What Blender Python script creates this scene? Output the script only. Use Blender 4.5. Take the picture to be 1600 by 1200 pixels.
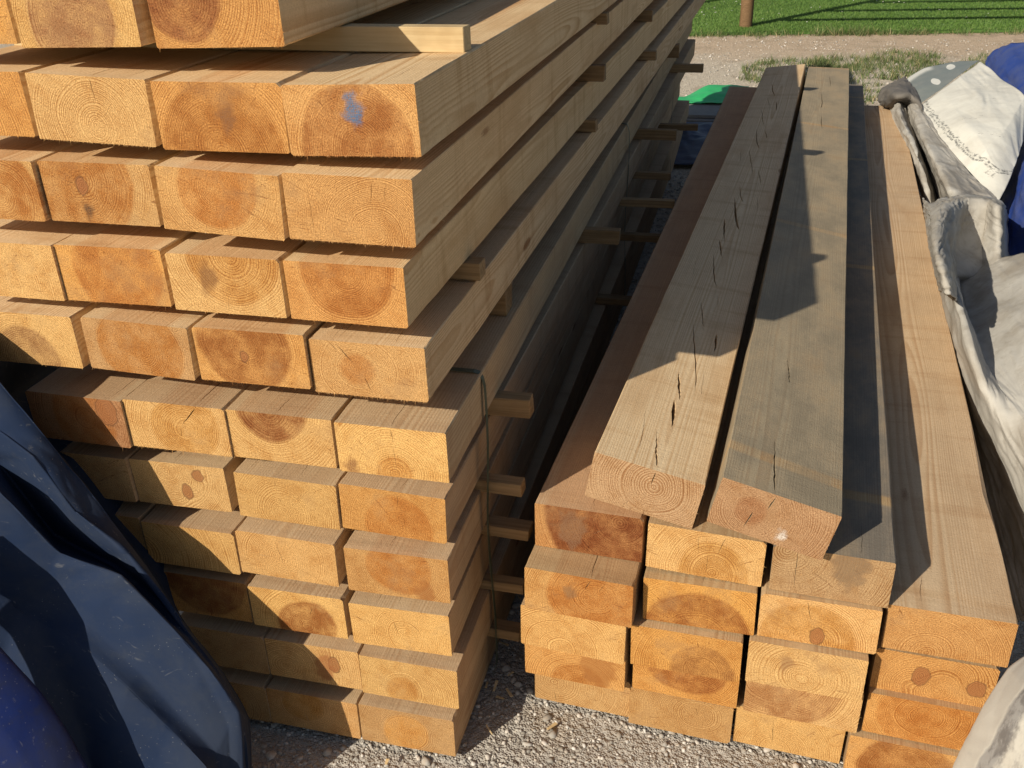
import bpy, bmesh, math, random
import numpy as np
from mathutils import Vector, Matrix
from mathutils.geometry import delaunay_2d_cdt

for o in list(bpy.data.objects): bpy.data.objects.remove(o, do_unlink=True)
scene = bpy.context.scene
COL = scene.collection
R = math.radians
CAMZ = 1.558

# ------------------------------------------------------------------ camera
cam_d = bpy.data.cameras.new('camera'); cam = bpy.data.objects.new('camera', cam_d); COL.objects.link(cam)
scene.camera = cam
cam_d.sensor_width = 36.0; cam_d.lens = 36.0 * 1499.2 / 1600.0
cam_d.clip_start = 0.05; cam_d.clip_end = 500
def cam_axes(yaw, pitch, roll):
    fw = Vector((math.sin(yaw)*math.cos(pitch), math.cos(yaw)*math.cos(pitch), -math.sin(pitch)))
    r = Vector((math.cos(yaw), -math.sin(yaw), 0)); u = r.cross(fw)
    c, s = math.cos(roll), math.sin(roll)
    return c*r + s*u, c*u - s*r, fw
ax_r, ax_u, ax_f = cam_axes(R(-14.595), R(27.954), R(-1.638))
cam.matrix_world = Matrix(((ax_r.x, ax_u.x, -ax_f.x, 0), (ax_r.y, ax_u.y, -ax_f.y, 0), (ax_r.z, ax_u.z, -ax_f.z, CAMZ), (0, 0, 0, 1)))

# ------------------------------------------------------------------ light
SUN_AZ, SUN_EL = 32.7, 30.2          # direction the light travels to (from +Y towards +X), height above horizon
world = bpy.data.worlds.new('World'); scene.world = world; world.use_nodes = True
wn = world.node_tree.nodes; wl = world.node_tree.links
sky = wn.new('ShaderNodeTexSky'); sky.sky_type = 'NISHITA'; sky.sun_disc = False
sky.sun_elevation = R(SUN_EL); sky.sun_rotation = R(180 + SUN_AZ)
sky.air_density = 1.0; sky.dust_density = 1.5; sky.ozone_density = 1.0
bg = wn['Background']; wl.new(sky.outputs[0], bg.inputs[0]); bg.inputs[1].default_value = 0.073
sun_d = bpy.data.lights.new('sun', 'SUN'); sun_d.energy = 5.0; sun_d.angle = R(0.5); sun_d.color = (1.0, 0.92, 0.78)
sun = bpy.data.objects.new('sun', sun_d); COL.objects.link(sun)
sv = Vector((math.sin(R(SUN_AZ))*math.cos(R(SUN_EL)), math.cos(R(SUN_AZ))*math.cos(R(SUN_EL)), -math.sin(R(SUN_EL))))
sun.rotation_euler = sv.to_track_quat('-Z', 'Y').to_euler(); sun.location = (-4, -6, 6)
vs = scene.view_settings; vs.view_transform = 'Standard'; vs.look = 'None'; vs.exposure = 0.0; vs.gamma = 1.0; vs.use_curve_mapping = False
scene.cycles.max_bounces = 6; scene.cycles.diffuse_bounces = 3; scene.cycles.glossy_bounces = 2; scene.cycles.transmission_bounces = 2

# ------------------------------------------------------------------ helpers
def tag(o, label=None, cat=None, group=None, kind=None):
    if label: o['label'] = label
    if cat: o['category'] = cat
    if group: o['group'] = group
    if kind: o['kind'] = kind
    return o
def empty(name, loc=(0, 0, 0), rz=0.0):
    o = bpy.data.objects.new(name, None); COL.objects.link(o); o.location = loc; o.rotation_euler = (0, 0, rz)
    o.empty_display_size = 0.1
    return o
def link(name, me, mat=None, parent=None, loc=None, rot=None):
    o = bpy.data.objects.new(name, me); COL.objects.link(o)
    if mat is not None and len(me.materials) == 0: me.materials.append(mat)
    if parent is not None: o.parent = parent
    if loc is not None: o.location = loc
    if rot is not None: o.rotation_euler = rot
    return o
def mesh(name, v, f, smooth=False):
    me = bpy.data.meshes.new(name); me.from_pydata([tuple(p) for p in v], [], [tuple(q) for q in f]); me.update()
    if smooth: me.polygons.foreach_set('use_smooth', [True]*len(me.polygons))
    return me
def bm_mesh(name, bm, smooth=False):
    me = bpy.data.meshes.new(name); bm.to_mesh(me); bm.free()
    if smooth: me.polygons.foreach_set('use_smooth', [True]*len(me.polygons))
    return me
def tri_mesh(name, V, F):
    """numpy vertices and triangles straight into a mesh (fast path for stones and blades)"""
    me = bpy.data.meshes.new(name)
    me.vertices.add(len(V)); me.vertices.foreach_set('co', np.asarray(V, np.float32).ravel())
    n = len(F); me.loops.add(n*3); me.loops.foreach_set('vertex_index', np.asarray(F, np.int32).ravel())
    me.polygons.add(n); me.polygons.foreach_set('loop_start', np.arange(0, n*3, 3, dtype=np.int32))
    me.update(calc_edges=True); me.validate()
    return me

# ------------------------------------------------------------------ node shorthand
class NT:
    def __init__(s, name):
        s.m = bpy.data.materials.new(name); s.m.use_nodes = True
        s.t = s.m.node_tree; s.n = s.t.nodes; s.l = s.t.links; s.b = s.n['Principled BSDF']
    def put(s, sock, v):
        if isinstance(v, bpy.types.NodeSocket): s.l.new(v, sock)
        elif v is not None:
            if hasattr(sock.default_value, '__len__'):
                n = len(sock.default_value); v = tuple(v) if hasattr(v, '__len__') else (v,)*n
                sock.default_value = (tuple(v) + (1.0,))[:n] if len(v) < n else v[:n]
            else: sock.default_value = v
    def math(s, op, a, b=None, c=None, clamp=False):
        n = s.n.new('ShaderNodeMath'); n.operation = op; n.use_clamp = clamp
        for i, v in enumerate((a, b, c)):
            if v is not None: s.put(n.inputs[i], v)
        return n.outputs[0]
    def vec(s, op, a, b=None, sc=None):
        n = s.n.new('ShaderNodeVectorMath'); n.operation = op
        s.put(n.inputs[0], a)
        if b is not None: s.put(n.inputs[1], b)
        if sc is not None: s.put(n.inputs['Scale'], sc)
        return n.outputs['Value'] if op in ('LENGTH', 'DISTANCE', 'DOT_PRODUCT') else n.outputs[0]
    def sep(s, v):
        n = s.n.new('ShaderNodeSeparateXYZ'); s.put(n.inputs[0], v); return n.outputs
    def comb(s, x, y, z):
        n = s.n.new('ShaderNodeCombineXYZ')
        for i, v in enumerate((x, y, z)): s.put(n.inputs[i], v)
        return n.outputs[0]
    def noise(s, v, scale, detail=3.0, rough=0.55, dist=0.0, color=False):
        n = s.n.new('ShaderNodeTexNoise'); s.put(n.inputs['Vector'], v); s.put(n.inputs['Scale'], scale)
        s.put(n.inputs['Detail'], detail); s.put(n.inputs['Roughness'], rough); s.put(n.inputs['Distortion'], dist)
        return n.outputs['Color' if color else 'Fac']
    def voro(s, v, scale, feature='F1', out='Distance'):
        n = s.n.new('ShaderNodeTexVoronoi'); n.feature = feature; s.put(n.inputs['Vector'], v); s.put(n.inputs['Scale'], scale)
        return n.outputs[out]
    def ramp(s, x, a, b, lo=0.0, hi=1.0, smooth=True):
        n = s.n.new('ShaderNodeMapRange'); n.interpolation_type = 'SMOOTHSTEP' if smooth else 'LINEAR'
        for i, v in zip((0, 1, 2, 3, 4), (x, a, b, lo, hi)): s.put(n.inputs[i], v)
        return n.outputs[0]
    def mix(s, f, a, b, mode='MIX'):
        n = s.n.new('ShaderNodeMix'); n.data_type = 'RGBA'; n.blend_type = mode; n.clamp_factor = True
        s.put(n.inputs[0], f); s.put(n.inputs[6], a); s.put(n.inputs[7], b); return n.outputs[2]
    def fmix(s, f, a, b):
        n = s.n.new('ShaderNodeMix'); n.data_type = 'FLOAT'; s.put(n.inputs[0], f); s.put(n.inputs[2], a); s.put(n.inputs[3], b); return n.outputs[0]
    def attr(s, name, out='Vector', typ='OBJECT'):
        n = s.n.new('ShaderNodeAttribute'); n.attribute_type = typ; n.attribute_name = name; return n.outputs[out]
    def coord(s, which='Object'):
        return s.n.new('ShaderNodeTexCoord').outputs[which]
    def bump(s, h, dist=0.001, strength=1.0):
        n = s.n.new('ShaderNodeBump'); s.put(n.inputs['Height'], h); s.put(n.inputs['Distance'], dist); s.put(n.inputs['Strength'], strength)
        s.l.new(n.outputs[0], s.b.inputs['Normal'])
    def done(s, col, rough=0.7, spec=0.3):
        s.put(s.b.inputs['Base Color'], col); s.put(s.b.inputs['Roughness'], rough); s.put(s.b.inputs['Specular IOR Level'], spec)
        return s.m

# ------------------------------------------------------------------ materials
def wood_material(end):
    """Solid wood: growth rings about a pith axis that runs along the timber, so ends, faces and edges agree.
    Per-piece numbers come from the object: heart (pith x, pith z, heartwood radius), tone (ring spacing mm, weathering, seed)..."""
    t = NT('end_grain' if end else 'sawn_face')
    P = t.coord('Object'); px, py, pz = t.sep(P)
    heart = t.sep(t.attr('heart')); tone = t.sep(t.attr('tone')); seed = tone[2]
    so = t.comb(t.math('MULTIPLY', seed, 3.1), t.math('MULTIPLY', seed, 7.7), t.math('MULTIPLY', seed, 1.3))
    # warped cross-section coordinates
    wv = t.vec('SUBTRACT', t.noise(t.vec('ADD', t.vec('MULTIPLY', P, (8.0, 0.9, 8.0)), so), 1.0, 1.5, 0.45, color=True), (0.5, 0.5, 0.5))
    wx, wy, wz = t.sep(wv)
    hx = t.math('ADD', t.math('SUBTRACT', px, heart[0]), t.math('MULTIPLY', wx, 0.026))
    hz = t.math('ADD', t.math('SUBTRACT', pz, heart[1]), t.math('MULTIPLY', wz, 0.026))
    r = t.math('SQRT', t.math('ADD', t.math('MULTIPLY', hx, hx), t.math('MULTIPLY', hz, hz)))
    kd = {}
    def spot(name, stretch, warp, ws):
        k = t.sep(t.attr(name))
        kx = t.math('SUBTRACT', px, k[0]); kz = t.math('MULTIPLY', t.math('SUBTRACT', pz, k[1]), stretch)
        kw = t.math('MULTIPLY', t.math('SUBTRACT', t.noise(t.vec('MULTIPLY', P, (ws, ws, ws)), 1.0, 2.0), 0.5), warp)
        d = t.math('ADD', t.math('SQRT', t.math('ADD', t.math('MULTIPLY', kx, kx), t.math('MULTIPLY', kz, kz))), kw)
        return d, k[2]
    if end:
        for nm, st in (('knot_a', 0.68), ('knot_b', 0.85)):
            d, kr = kd[nm] = spot(nm, st, 0.012, 55)
            g_ = t.math('DIVIDE', d, t.math('MAXIMUM', kr, 0.001))
            r = t.math('ADD', r, t.math('MULTIPLY', t.math('MULTIPLY', t.math('EXPONENT', t.math('MULTIPLY', t.math('MULTIPLY', g_, g_), -0.35)), kr), 1.1))
    # ring phase with uneven spacing
    uneven = t.noise(t.comb(t.math('MULTIPLY', r, 38.0), seed, 0.0), 1.0, 2.0)
    q = t.math('ADD', t.math('DIVIDE', t.math('MULTIPLY', r, 1000.0), tone[0]), t.math('MULTIPLY', uneven, 6.0))
    fr = t.math('FRACT', q)
    late = t.math('MULTIPLY', t.ramp(fr, 0.25, 0.85), t.ramp(fr, 0.88, 1.0, 1.0, 0.0))
    hb = t.noise(t.vec('ADD', t.vec('MULTIPLY', P, (26, 1.2, 26)), so), 1.0, 2.0)
    hr = t.math('ADD', r, t.math('MULTIPLY', t.math('SUBTRACT', hb, 0.5), 0.014))
    hm = t.math('MULTIPLY', t.ramp(t.math('SUBTRACT', hr, heart[2]), -0.006, 0.004, 1.0, 0.0), t.math('GREATER_THAN', heart[2], 0.002))
    mul = lambda f, c, k: t.mix(f, c, t.mix(1.0, c, k + (1,), 'MULTIPLY'))
    if end:
        scol = t.attr('sapwood', 'Color'); hcol = t.attr('heartwood', 'Color')
        ang = t.math('ARCTAN2', hz, hx)
        mott = t.noise(t.vec('ADD', t.vec('MULTIPLY', P, (24, 24, 24)), so), 1.0, 4.0, 0.68)
        dirt = t.noise(t.vec('ADD', t.vec('MULTIPLY', P, (10, 10, 10)), t.vec('SCALE', so, sc=1.7)), 1.0, 4.0, 0.68)
        fine = t.noise(t.vec('MULTIPLY', P, (420, 420, 420)), 1.0, 3.0, 0.75)
        ec = t.mix(t.math('MULTIPLY', hm, t.ramp(mott, 0.30, 0.62, 0.50, 0.95)), scol, hcol)
        ec = mul(t.ramp(mott, 0.46, 0.70, 0.0, 0.60), ec, (0.80, 0.68, 0.54))
        ec = mul(t.ramp(mott, 0.48, 0.28, 0.0, 0.6), ec, (1.14, 1.16, 1.18))
        ec = mul(t.math('MULTIPLY', late, t.ramp(dirt, 0.62, 0.38, 0.25, 1.0)), ec, (0.60, 0.46, 0.34))
        ray = t.noise(t.comb(t.math('MULTIPLY', ang, 11.0), t.math('MULTIPLY', r, 7.0), seed), 1.0, 1.0)
        chk = t.math('MULTIPLY', t.ramp(t.math('ABSOLUTE', t.math('SUBTRACT', ray, 0.5)), 0.0, 0.0090, 1.0, 0.0), t.ramp(dirt, 0.49, 0.55))
        ec = mul(t.math('MULTIPLY', chk, 0.75), ec, (0.36, 0.24, 0.16))
        # saw sweep: faint slanted lines
        sweep = t.noise(t.comb(t.math('MULTIPLY', t.math('ADD', pz, t.math('MULTIPLY', px, 0.5)), 420.0), t.math('MULTIPLY', px, 6.0), seed), 1.0, 1.0)
        ec = mul(t.ramp(sweep, 0.52, 0.72, 0.0, 0.30), ec, (0.72, 0.62, 0.52))
        ec = mul(t.ramp(fine, 0.51, 0.66, 0.0, 0.85), ec, (1.55, 1.52, 1.48))
        ec = mul(t.ramp(fine, 0.49, 0.34, 0.0, 0.85), ec, (0.50, 0.40, 0.30))
        ec = t.mix(t.ramp(dirt, 0.52, 0.72, 0.0, 0.42), ec, (0.30, 0.165, 0.075, 1))
        for nm in ('knot_a', 'knot_b'):
            d, kr = kd[nm]
            on = t.math('GREATER_THAN', kr, 0.001)
            m = t.math('MULTIPLY', t.ramp(t.math('SUBTRACT', d, kr), -0.002, 0.0015, 1.0, 0.0), on)
            kc = t.mix(t.ramp(t.math('SINE', t.math('MULTIPLY', d, 2200.0)), -1, 1), (0.36, 0.145, 0.050, 1), (0.23, 0.085, 0.032, 1))
            ec = t.mix(t.math('MULTIPLY', m, t.ramp(fine, 0.3, 0.6, 0.55, 0.9)), ec, kc)
            rim = t.math('MULTIPLY', t.ramp(t.math('ABSOLUTE', t.math('SUBTRACT', d, kr)), 0.0, 0.0022, 1.0, 0.0), on)
            ec = t.mix(t.math('MULTIPLY', rim, 0.55), ec, (0.11, 0.05, 0.022, 1))
        d, kr = spot('stain', 0.62, 0.040, 42)
        m = t.math('MULTIPLY', t.math('MULTIPLY', t.ramp(t.math('SUBTRACT', d, kr), -0.010, 0.003, 1.0, 0.0), t.math('GREATER_THAN', kr, 0.001)), t.ramp(fine, 0.34, 0.56))
        ec = t.mix(t.math('MULTIPLY', m, 0.85), ec, t.attr('stain_colour', 'Color'))
        t.bump(fine, 0.0016, 0.8)
        return t.done(ec, 0.66, 0.2)
    fcol = t.attr('sawn', 'Color'); wcol = t.attr('weathered', 'Color')
    sl = t.noise(t.vec('ADD', t.vec('MULTIPLY', P, (190, 1.6, 190)), so), 1.0, 2.0, 0.6)
    sb = t.noise(t.vec('ADD', t.vec('MULTIPLY', P, (9, 2.0, 9)), so), 1.0, 4.0, 0.66)
    fine = t.noise(t.vec('MULTIPLY', P, (330, 200, 330)), 1.0, 3.0, 0.75)
    fc = mul(t.math('MULTIPLY', hm, 0.40), fcol, (0.80, 0.54, 0.34))
    fc = mul(t.math('MULTIPLY', late, t.ramp(sb, 0.62, 0.38, 0.25, 0.8)), fc, (0.72, 0.57, 0.43))
    fc = mul(t.ramp(sl, 0.38, 0.7, 0.0, 0.24), fc, (0.72, 0.63, 0.53))
    fc = mul(t.ramp(sb, 0.46, 0.68, 0.0, 0.65), fc, (0.76, 0.64, 0.52))
    tb = t.noise(t.comb(t.math('MULTIPLY', t.math('ADD', px, pz), 2.5), t.math('ADD', t.math('MULTIPLY', py, 17.0), t.math('MULTIPLY', seed, 3.0)), 0.0), 1.0, 3.0, 0.65)
    fc = mul(t.ramp(tb, 0.50, 0.72, 0.0, 0.55), fc, (0.72, 0.60, 0.47))
    # weathering: grey silvering, blotchy
    wn_ = t.noise(t.vec('ADD', t.vec('MULTIPLY', P, (10, 4.5, 10)), t.vec('SCALE', so, sc=2.3)), 1.0, 4.0, 0.7)
    wam = t.math('MULTIPLY', tone[1], t.ramp(wn_, 0.22, 0.62, 0.5, 1.0))
    wc = mul(t.ramp(wn_, 0.38, 0.66), t.mix(1.0, wcol, (1.10, 1.09, 1.08, 1), 'MULTIPLY'), (0.80, 0.79, 0.78))
    wc = mul(t.math('MULTIPLY', late, 0.35), wc, (0.75, 0.70, 0.66))
    # pale bars where a spacer lay and kept the weather off
    bd = t.sep(t.attr('band'))
    by = t.math('ABSOLUTE', t.math('SUBTRACT', t.math('FRACT', t.math('ADD', t.math('DIVIDE', t.math('SUBTRACT', t.math('ADD', py, t.math('MULTIPLY', px, 0.10)), bd[0]), t.math('MAXIMUM', bd[1], 0.01)), 0.5)), 0.5))
    bm_ = t.math('MULTIPLY', t.math('MULTIPLY', t.ramp(t.math('MULTIPLY', by, bd[1]), 0.010, 0.020, 1.0, 0.0), bd[2]), t.ramp(wn_, 0.66, 0.42, 0.45, 1.0))
    wam = t.math('MULTIPLY', wam, t.math('SUBTRACT', 1.0, bm_))
    fc = t.mix(wam, fc, wc)
    # knots on the long faces
    kv = t.vec('ADD', t.vec('MULTIPLY', P, (9.0, 2.6, 9.0)), so)
    kn = t.n.new('ShaderNodeTexVoronoi'); t.put(kn.inputs['Vector'], kv); t.put(kn.inputs['Scale'], 1.0)
    km = t.math('MULTIPLY', t.ramp(t.math('ADD', kn.outputs['Distance'], t.math('MULTIPLY', fine, 0.05)), 0.09, 0.14, 1.0, 0.0), t.math('GREATER_THAN', t.sep(kn.outputs['Color'])[0], 0.84))
    fc = mul(t.math('MULTIPLY', km, 0.75), fc, (0.42, 0.27, 0.17))
    # faint saw marks across the face, dust and torn fibres
    kf = t.noise(t.comb(t.math('MULTIPLY', t.math('ADD', px, pz), 9.0), t.math('ADD', t.math('MULTIPLY', py, 240.0), t.math('MULTIPLY', seed, 5.0)), 0.0), 1.0, 1.0)
    fc = mul(t.ramp(kf, 0.52, 0.75, 0.0, 0.16), fc, (0.70, 0.62, 0.54))
    fc = mul(t.ramp(fine, 0.56, 0.72, 0.0, 0.55), fc, (1.35, 1.34, 1.32))
    fc = mul(t.ramp(fine, 0.46, 0.30, 0.0, 0.5), fc, (0.66, 0.60, 0.54))
    t.bump(t.math('ADD', fine, t.math('ADD', t.math('MULTIPLY', kf, 0.35), t.math('MULTIPLY', sl, 0.5))), 0.0013, 0.75)
    return t.done(fc, 0.74, 0.2)
WOOD_END = wood_material(True); WOOD_FACE = wood_material(False)

def simple_wood(name, base, dark):
    t = NT(name); P = t.coord(); oi = t.n.new('ShaderNodeObjectInfo').outputs['Random']
    Q = t.vec('ADD', P, t.comb(t.math('MULTIPLY', oi, 9.0), t.math('MULTIPLY', oi, 5.0), 0.0))
    a = t.noise(t.vec('MULTIPLY', Q, (5, 150, 150)), 1.0, 4.0, 0.6); b = t.noise(Q, 7.0, 4.0, 0.6)
    c = t.mix(t.ramp(a, 0.3, 0.7), base, dark); c = t.mix(t.ramp(b, 0.45, 0.7, 0.0, 0.5), c, t.mix(1.0, c, (0.6, 0.52, 0.44, 1), 'MULTIPLY'))
    c = t.mix(1.0, c, t.mix(oi, (0.78, 0.74, 0.70, 1), (1.1, 1.08, 1.05, 1)), 'MULTIPLY')
    t.bump(a, 0.0012, 0.7); return t.done(c, 0.78, 0.2)
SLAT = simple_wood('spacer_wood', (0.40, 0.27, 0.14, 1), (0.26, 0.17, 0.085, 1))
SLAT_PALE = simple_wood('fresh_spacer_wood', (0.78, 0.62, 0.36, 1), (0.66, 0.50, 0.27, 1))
POST = simple_wood('fence_wood', (0.24, 0.15, 0.08, 1), (0.15, 0.09, 0.045, 1))

def ground_material():
    t = NT('gravel_yard'); P = t.coord(); x, y, z = t.sep(P)
    n1 = t.noise(P, 1.3, 5.0, 0.6); n2 = t.noise(P, 38.0, 4.0, 0.7); n3 = t.voro(P, 85.0); n4 = t.voro(P, 26.0)
    yy = t.math('ADD', y, t.math('MULTIPLY', t.math('SUBTRACT', n1, 0.5), 2.2))
    near = (0.45, 0.415, 0.365, 1); mid = (0.70, 0.61, 0.48, 1); red = (0.66, 0.51, 0.36, 1)
    c = t.mix(t.ramp(yy, 3.0, 5.5), near, mid); c = t.mix(t.ramp(yy, 9.0, 10.2), c, red)
    c = t.mix(t.ramp(n2, 0.35, 0.68, 0.0, 0.55), c, t.mix(1.0, c, (0.60, 0.56, 0.52, 1), 'MULTIPLY'))
    c = t.mix(t.ramp(n3, 0.1, 0.5, 0.4, 0.0), c, (0.56, 0.50, 0.41, 1))
    c = t.mix(t.ramp(t.noise(P, 4.0, 4.0), 0.5, 0.7, 0.0, 0.5), c, (0.36, 0.27, 0.18, 1))
    n5 = t.noise(P, 260.0, 3.0, 0.7); n6 = t.voro(P, 240.0)
    c = t.mix(t.ramp(n5, 0.50, 0.68, 0.0, 0.6), c, t.mix(1.0, c, (0.52, 0.50, 0.48, 1), 'MULTIPLY'))
    c = t.mix(t.ramp(n6, 0.10, 0.40, 0.5, 0.0), c, t.mix(1.0, c, (1.25, 1.24, 1.22, 1), 'MULTIPLY'))
    h = t.math('ADD', t.math('ADD', t.math('MULTIPLY', n2, 0.8), t.math('MULTIPLY', n6, -0.5)), t.math('SUBTRACT', 1.0, t.math('ADD', n3, t.math('MULTIPLY', n4, 0.6))))
    t.bump(h, 0.008, 0.9); return t.done(c, 0.92, 0.15)
GROUND = ground_material()
def stone_material():
    t = NT('gravel_stone'); rnd = t.n.new('ShaderNodeNewGeometry').outputs['Random Per Island']; P = t.coord()
    c = t.mix(rnd, (0.24, 0.22, 0.19, 1), (0.66, 0.62, 0.56, 1))
    c = t.mix(t.ramp(t.noise(t.vec('ADD', P, t.comb(rnd, rnd, rnd)), 60.0, 4.0), 0.4, 0.7, 0.0, 0.6), c, (0.40, 0.31, 0.22, 1))
    t.bump(t.noise(P, 300.0, 3.0), 0.001, 0.6); return t.done(c, 0.85, 0.2)
STONE = stone_material()
def turf_material(name, blade):
    t = NT(name); P = t.coord(); n = t.noise(P, 0.7, 4.0, 0.6); f = t.noise(t.vec('MULTIPLY', P, (60, 260, 60)), 1.0, 3.0, 0.7)
    row = t.math('SINE', t.math('MULTIPLY', t.sep(P)[1], 95.0))
    a, b = ((0.088, 0.165, 0.028, 1), (0.150, 0.255, 0.054, 1)) if blade else ((0.056, 0.118, 0.020, 1), (0.095, 0.19, 0.036, 1))
    if blade:
        rnd = t.n.new('ShaderNodeNewGeometry').outputs['Random Per Island']; c = t.mix(rnd, a, b)
        c = t.mix(t.math('GREATER_THAN', rnd, 0.94), c, (0.20, 0.25, 0.07, 1))
    else: c = t.mix(t.ramp(f, 0.35, 0.65), a, b)
    c = t.mix(t.ramp(n, 0.4, 0.65, 0.0, 0.5), c, t.mix(1.0, c, (0.66, 0.72, 0.6, 1), 'MULTIPLY'))
    c = t.mix(t.ramp(row, 0.3, 1.0, 0.0, 0.12), c, t.mix(1.0, c, (0.6, 0.7, 0.6, 1), 'MULTIPLY'))
    if not blade: t.bump(f, 0.01, 0.8)
    return t.done(c, 0.55 if blade else 0.8, 0.3)
TURF = turf_material('turf_backing', False); BLADE = turf_material('turf_blade', True)
def weed_material():
    t = NT('weed_blade'); rnd = t.n.new('ShaderNodeNewGeometry').outputs['Random Per Island']
    c = t.mix(rnd, (0.060, 0.092, 0.026, 1), (0.16, 0.20, 0.07, 1)); c = t.mix(t.math('GREATER_THAN', rnd, 0.86), c, (0.34, 0.28, 0.14, 1))
    return t.done(c, 0.6, 0.3)
WEED = weed_material()

def tarp_material(name, base, dust, dust_amt=0.5, rough=0.42, spec=0.45, crease=0.0012, tint=None):
    t = NT(name); P = t.coord()
    n1 = t.noise(P, 5.5, 5.0, 0.65, 0.6); n2 = t.noise(P, 34.0, 4.0, 0.7); n3 = t.voro(P, 130.0); n4 = t.noise(P, 210.0, 2.0)
    c = t.mix(t.ramp(n1, 0.32, 0.72, 0.0, dust_amt), base, dust)
    if tint: c = t.mix(t.ramp(t.noise(P, 2.3, 3.0), 0.42, 0.62, 0.0, 0.8), c, tint)
    c = t.mix(t.math('MULTIPLY', t.ramp(n2, 0.52, 0.72), 0.35*dust_amt + 0.1), c, dust)
    sk = t.math('MULTIPLY', t.ramp(n3, 0.07, 0.14, 1.0, 0.0), t.ramp(t.noise(P, 9.0, 3.0, 0.6), 0.48, 0.6))
    c = t.mix(t.math('MULTIPLY', sk, 0.28), c, t.mix(0.5, dust, (0.7, 0.68, 0.62, 1)))
    # scratchy scuffs
    sc = t.noise(t.vec('MULTIPLY', t.vec('ADD', P, t.vec('SCALE', t.noise(P, 6.0, 2.0, color=True), sc=0.12)), (14, 120, 60)), 1.0, 3.0, 0.6)
    c = t.mix(t.ramp(sc, 0.64, 0.74, 0.0, 0.22*dust_amt + 0.05), c, t.mix(0.5, dust, (0.6, 0.58, 0.52, 1)))
    wp = t.vec('ADD', P, t.vec('SCALE', t.noise(P, 5.0, 2.0, color=True), sc=0.10))
    v1 = t.voro(wp, 7.0, 'SMOOTH_F1'); v2 = t.voro(wp, 17.0)
    h = t.math('ADD', t.math('ADD', t.math('MULTIPLY', v1, 5.0), t.math('MULTIPLY', v2, 0.9)), t.math('MULTIPLY', n4, 0.15))
    t.bump(h, crease, 0.8)
    return t.done(c, t.math('ADD', rough, t.math('MULTIPLY', n1, 0.25)), spec)
NAVY = tarp_material('navy_tarpaulin', (0.013, 0.026, 0.064, 1), (0.042, 0.050, 0.066, 1), 0.55, 0.66, 0.15, 0.0012)
BLUE = tarp_material('blue_tarpaulin', (0.007, 0.022, 0.13, 1), (0.030, 0.032, 0.040, 1), 0.7, 0.52, 0.25, 0.0012)
BLUE_FAR = tarp_material('bright_blue_tarpaulin', (0.014, 0.050, 0.27, 1), (0.14, 0.15, 0.19, 1), 0.4, 0.5, 0.3, 0.0016)
DARKBLUE_FAR = tarp_material('dull_blue_tarpaulin', (0.045, 0.060, 0.11, 1), (0.13, 0.13, 0.13, 1), 0.5, 0.40, 0.4, 0.0020)
WHITE = tarp_material('white_banner', (0.72, 0.70, 0.62, 1), (0.42, 0.38, 0.31, 1), 0.3, 0.62, 0.2, 0.0016)
BEIGE = tarp_material('soiled_white_tarpaulin', (0.48, 0.455, 0.405, 1), (0.24, 0.205, 0.16, 1), 0.75, 0.78, 0.12, 0.0020)
GREYT = tarp_material('grey_banner', (0.20, 0.215, 0.20, 1), (0.33, 0.31, 0.27, 1), 0.4, 0.6, 0.25, 0.0016)
DKGREY = tarp_material('dark_grey_tarpaulin', (0.13, 0.12, 0.11, 1), (0.24, 0.21, 0.17, 1), 0.5, 0.7, 0.2, 0.0016)
GREEN = tarp_material('green_sheet', (0.02, 0.42, 0.12, 1), (0.10, 0.48, 0.20, 1), 0.4, 0.35, 0.4, 0.002)
def plain(name, c, rough=0.6, spec=0.3, metal=0.0, var=0.3):
    t = NT(name); P = t.coord(); n = t.noise(P, 30.0, 4.0, 0.6)
    col = t.mix(t.ramp(n, 0.35, 0.7, 0.0, var), c, t.mix(1.0, c, (0.55, 0.55, 0.55, 1), 'MULTIPLY'))
    t.put(t.b.inputs['Metallic'], metal); t.bump(n, 0.0008, 0.4); return t.done(col, rough, spec)
STRAP = plain('packing_strap', (0.10, 0.115, 0.075, 1), 0.45, 0.4)
PANEL = plain('grey_panel', (0.24, 0.23, 0.21, 1), 0.7, 0.2)
BITS = plain('litter', (0.72, 0.70, 0.62, 1), 0.8, 0.1)

# ------------------------------------------------------------------ ground, turf
def ground_height(x, y):
    return 0.006*math.sin(2.1*x + 0.7*y) + 0.004*math.sin(5.3*x - 3.1*y)
def build_ground():
    xs = np.concatenate([np.linspace(-120, -4, 12), np.linspace(-3, 5, 60), np.linspace(6, 120, 12)])
    ys = np.concatenate([np.linspace(-60, 0, 8), np.linspace(0.4, 12, 90), np.linspace(13, 200, 16)])
    v = [(x, y, (ground_height(x, y) - 0.011) if -3 < x < 5 and 0 < y < 11 else -0.011) for y in ys for x in xs]
    n = len(xs)
    f = [(j*n+i, j*n+i+1, (j+1)*n+i+1, (j+1)*n+i) for j in range(len(ys)-1) for i in range(n-1)]
    tag(link('ground', mesh('ground', v, f, True), GROUND), kind='structure')
build_ground()
EDGE0, EDGE1 = Vector((-6.0, 10.20, 0)), Vector((9.0, 12.22, 0))       # near edge of the artificial lawn
def edge_y(x): return EDGE0.y + (x - EDGE0.x)*(EDGE1.y - EDGE0.y)/(EDGE1.x - EDGE0.x)
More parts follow.
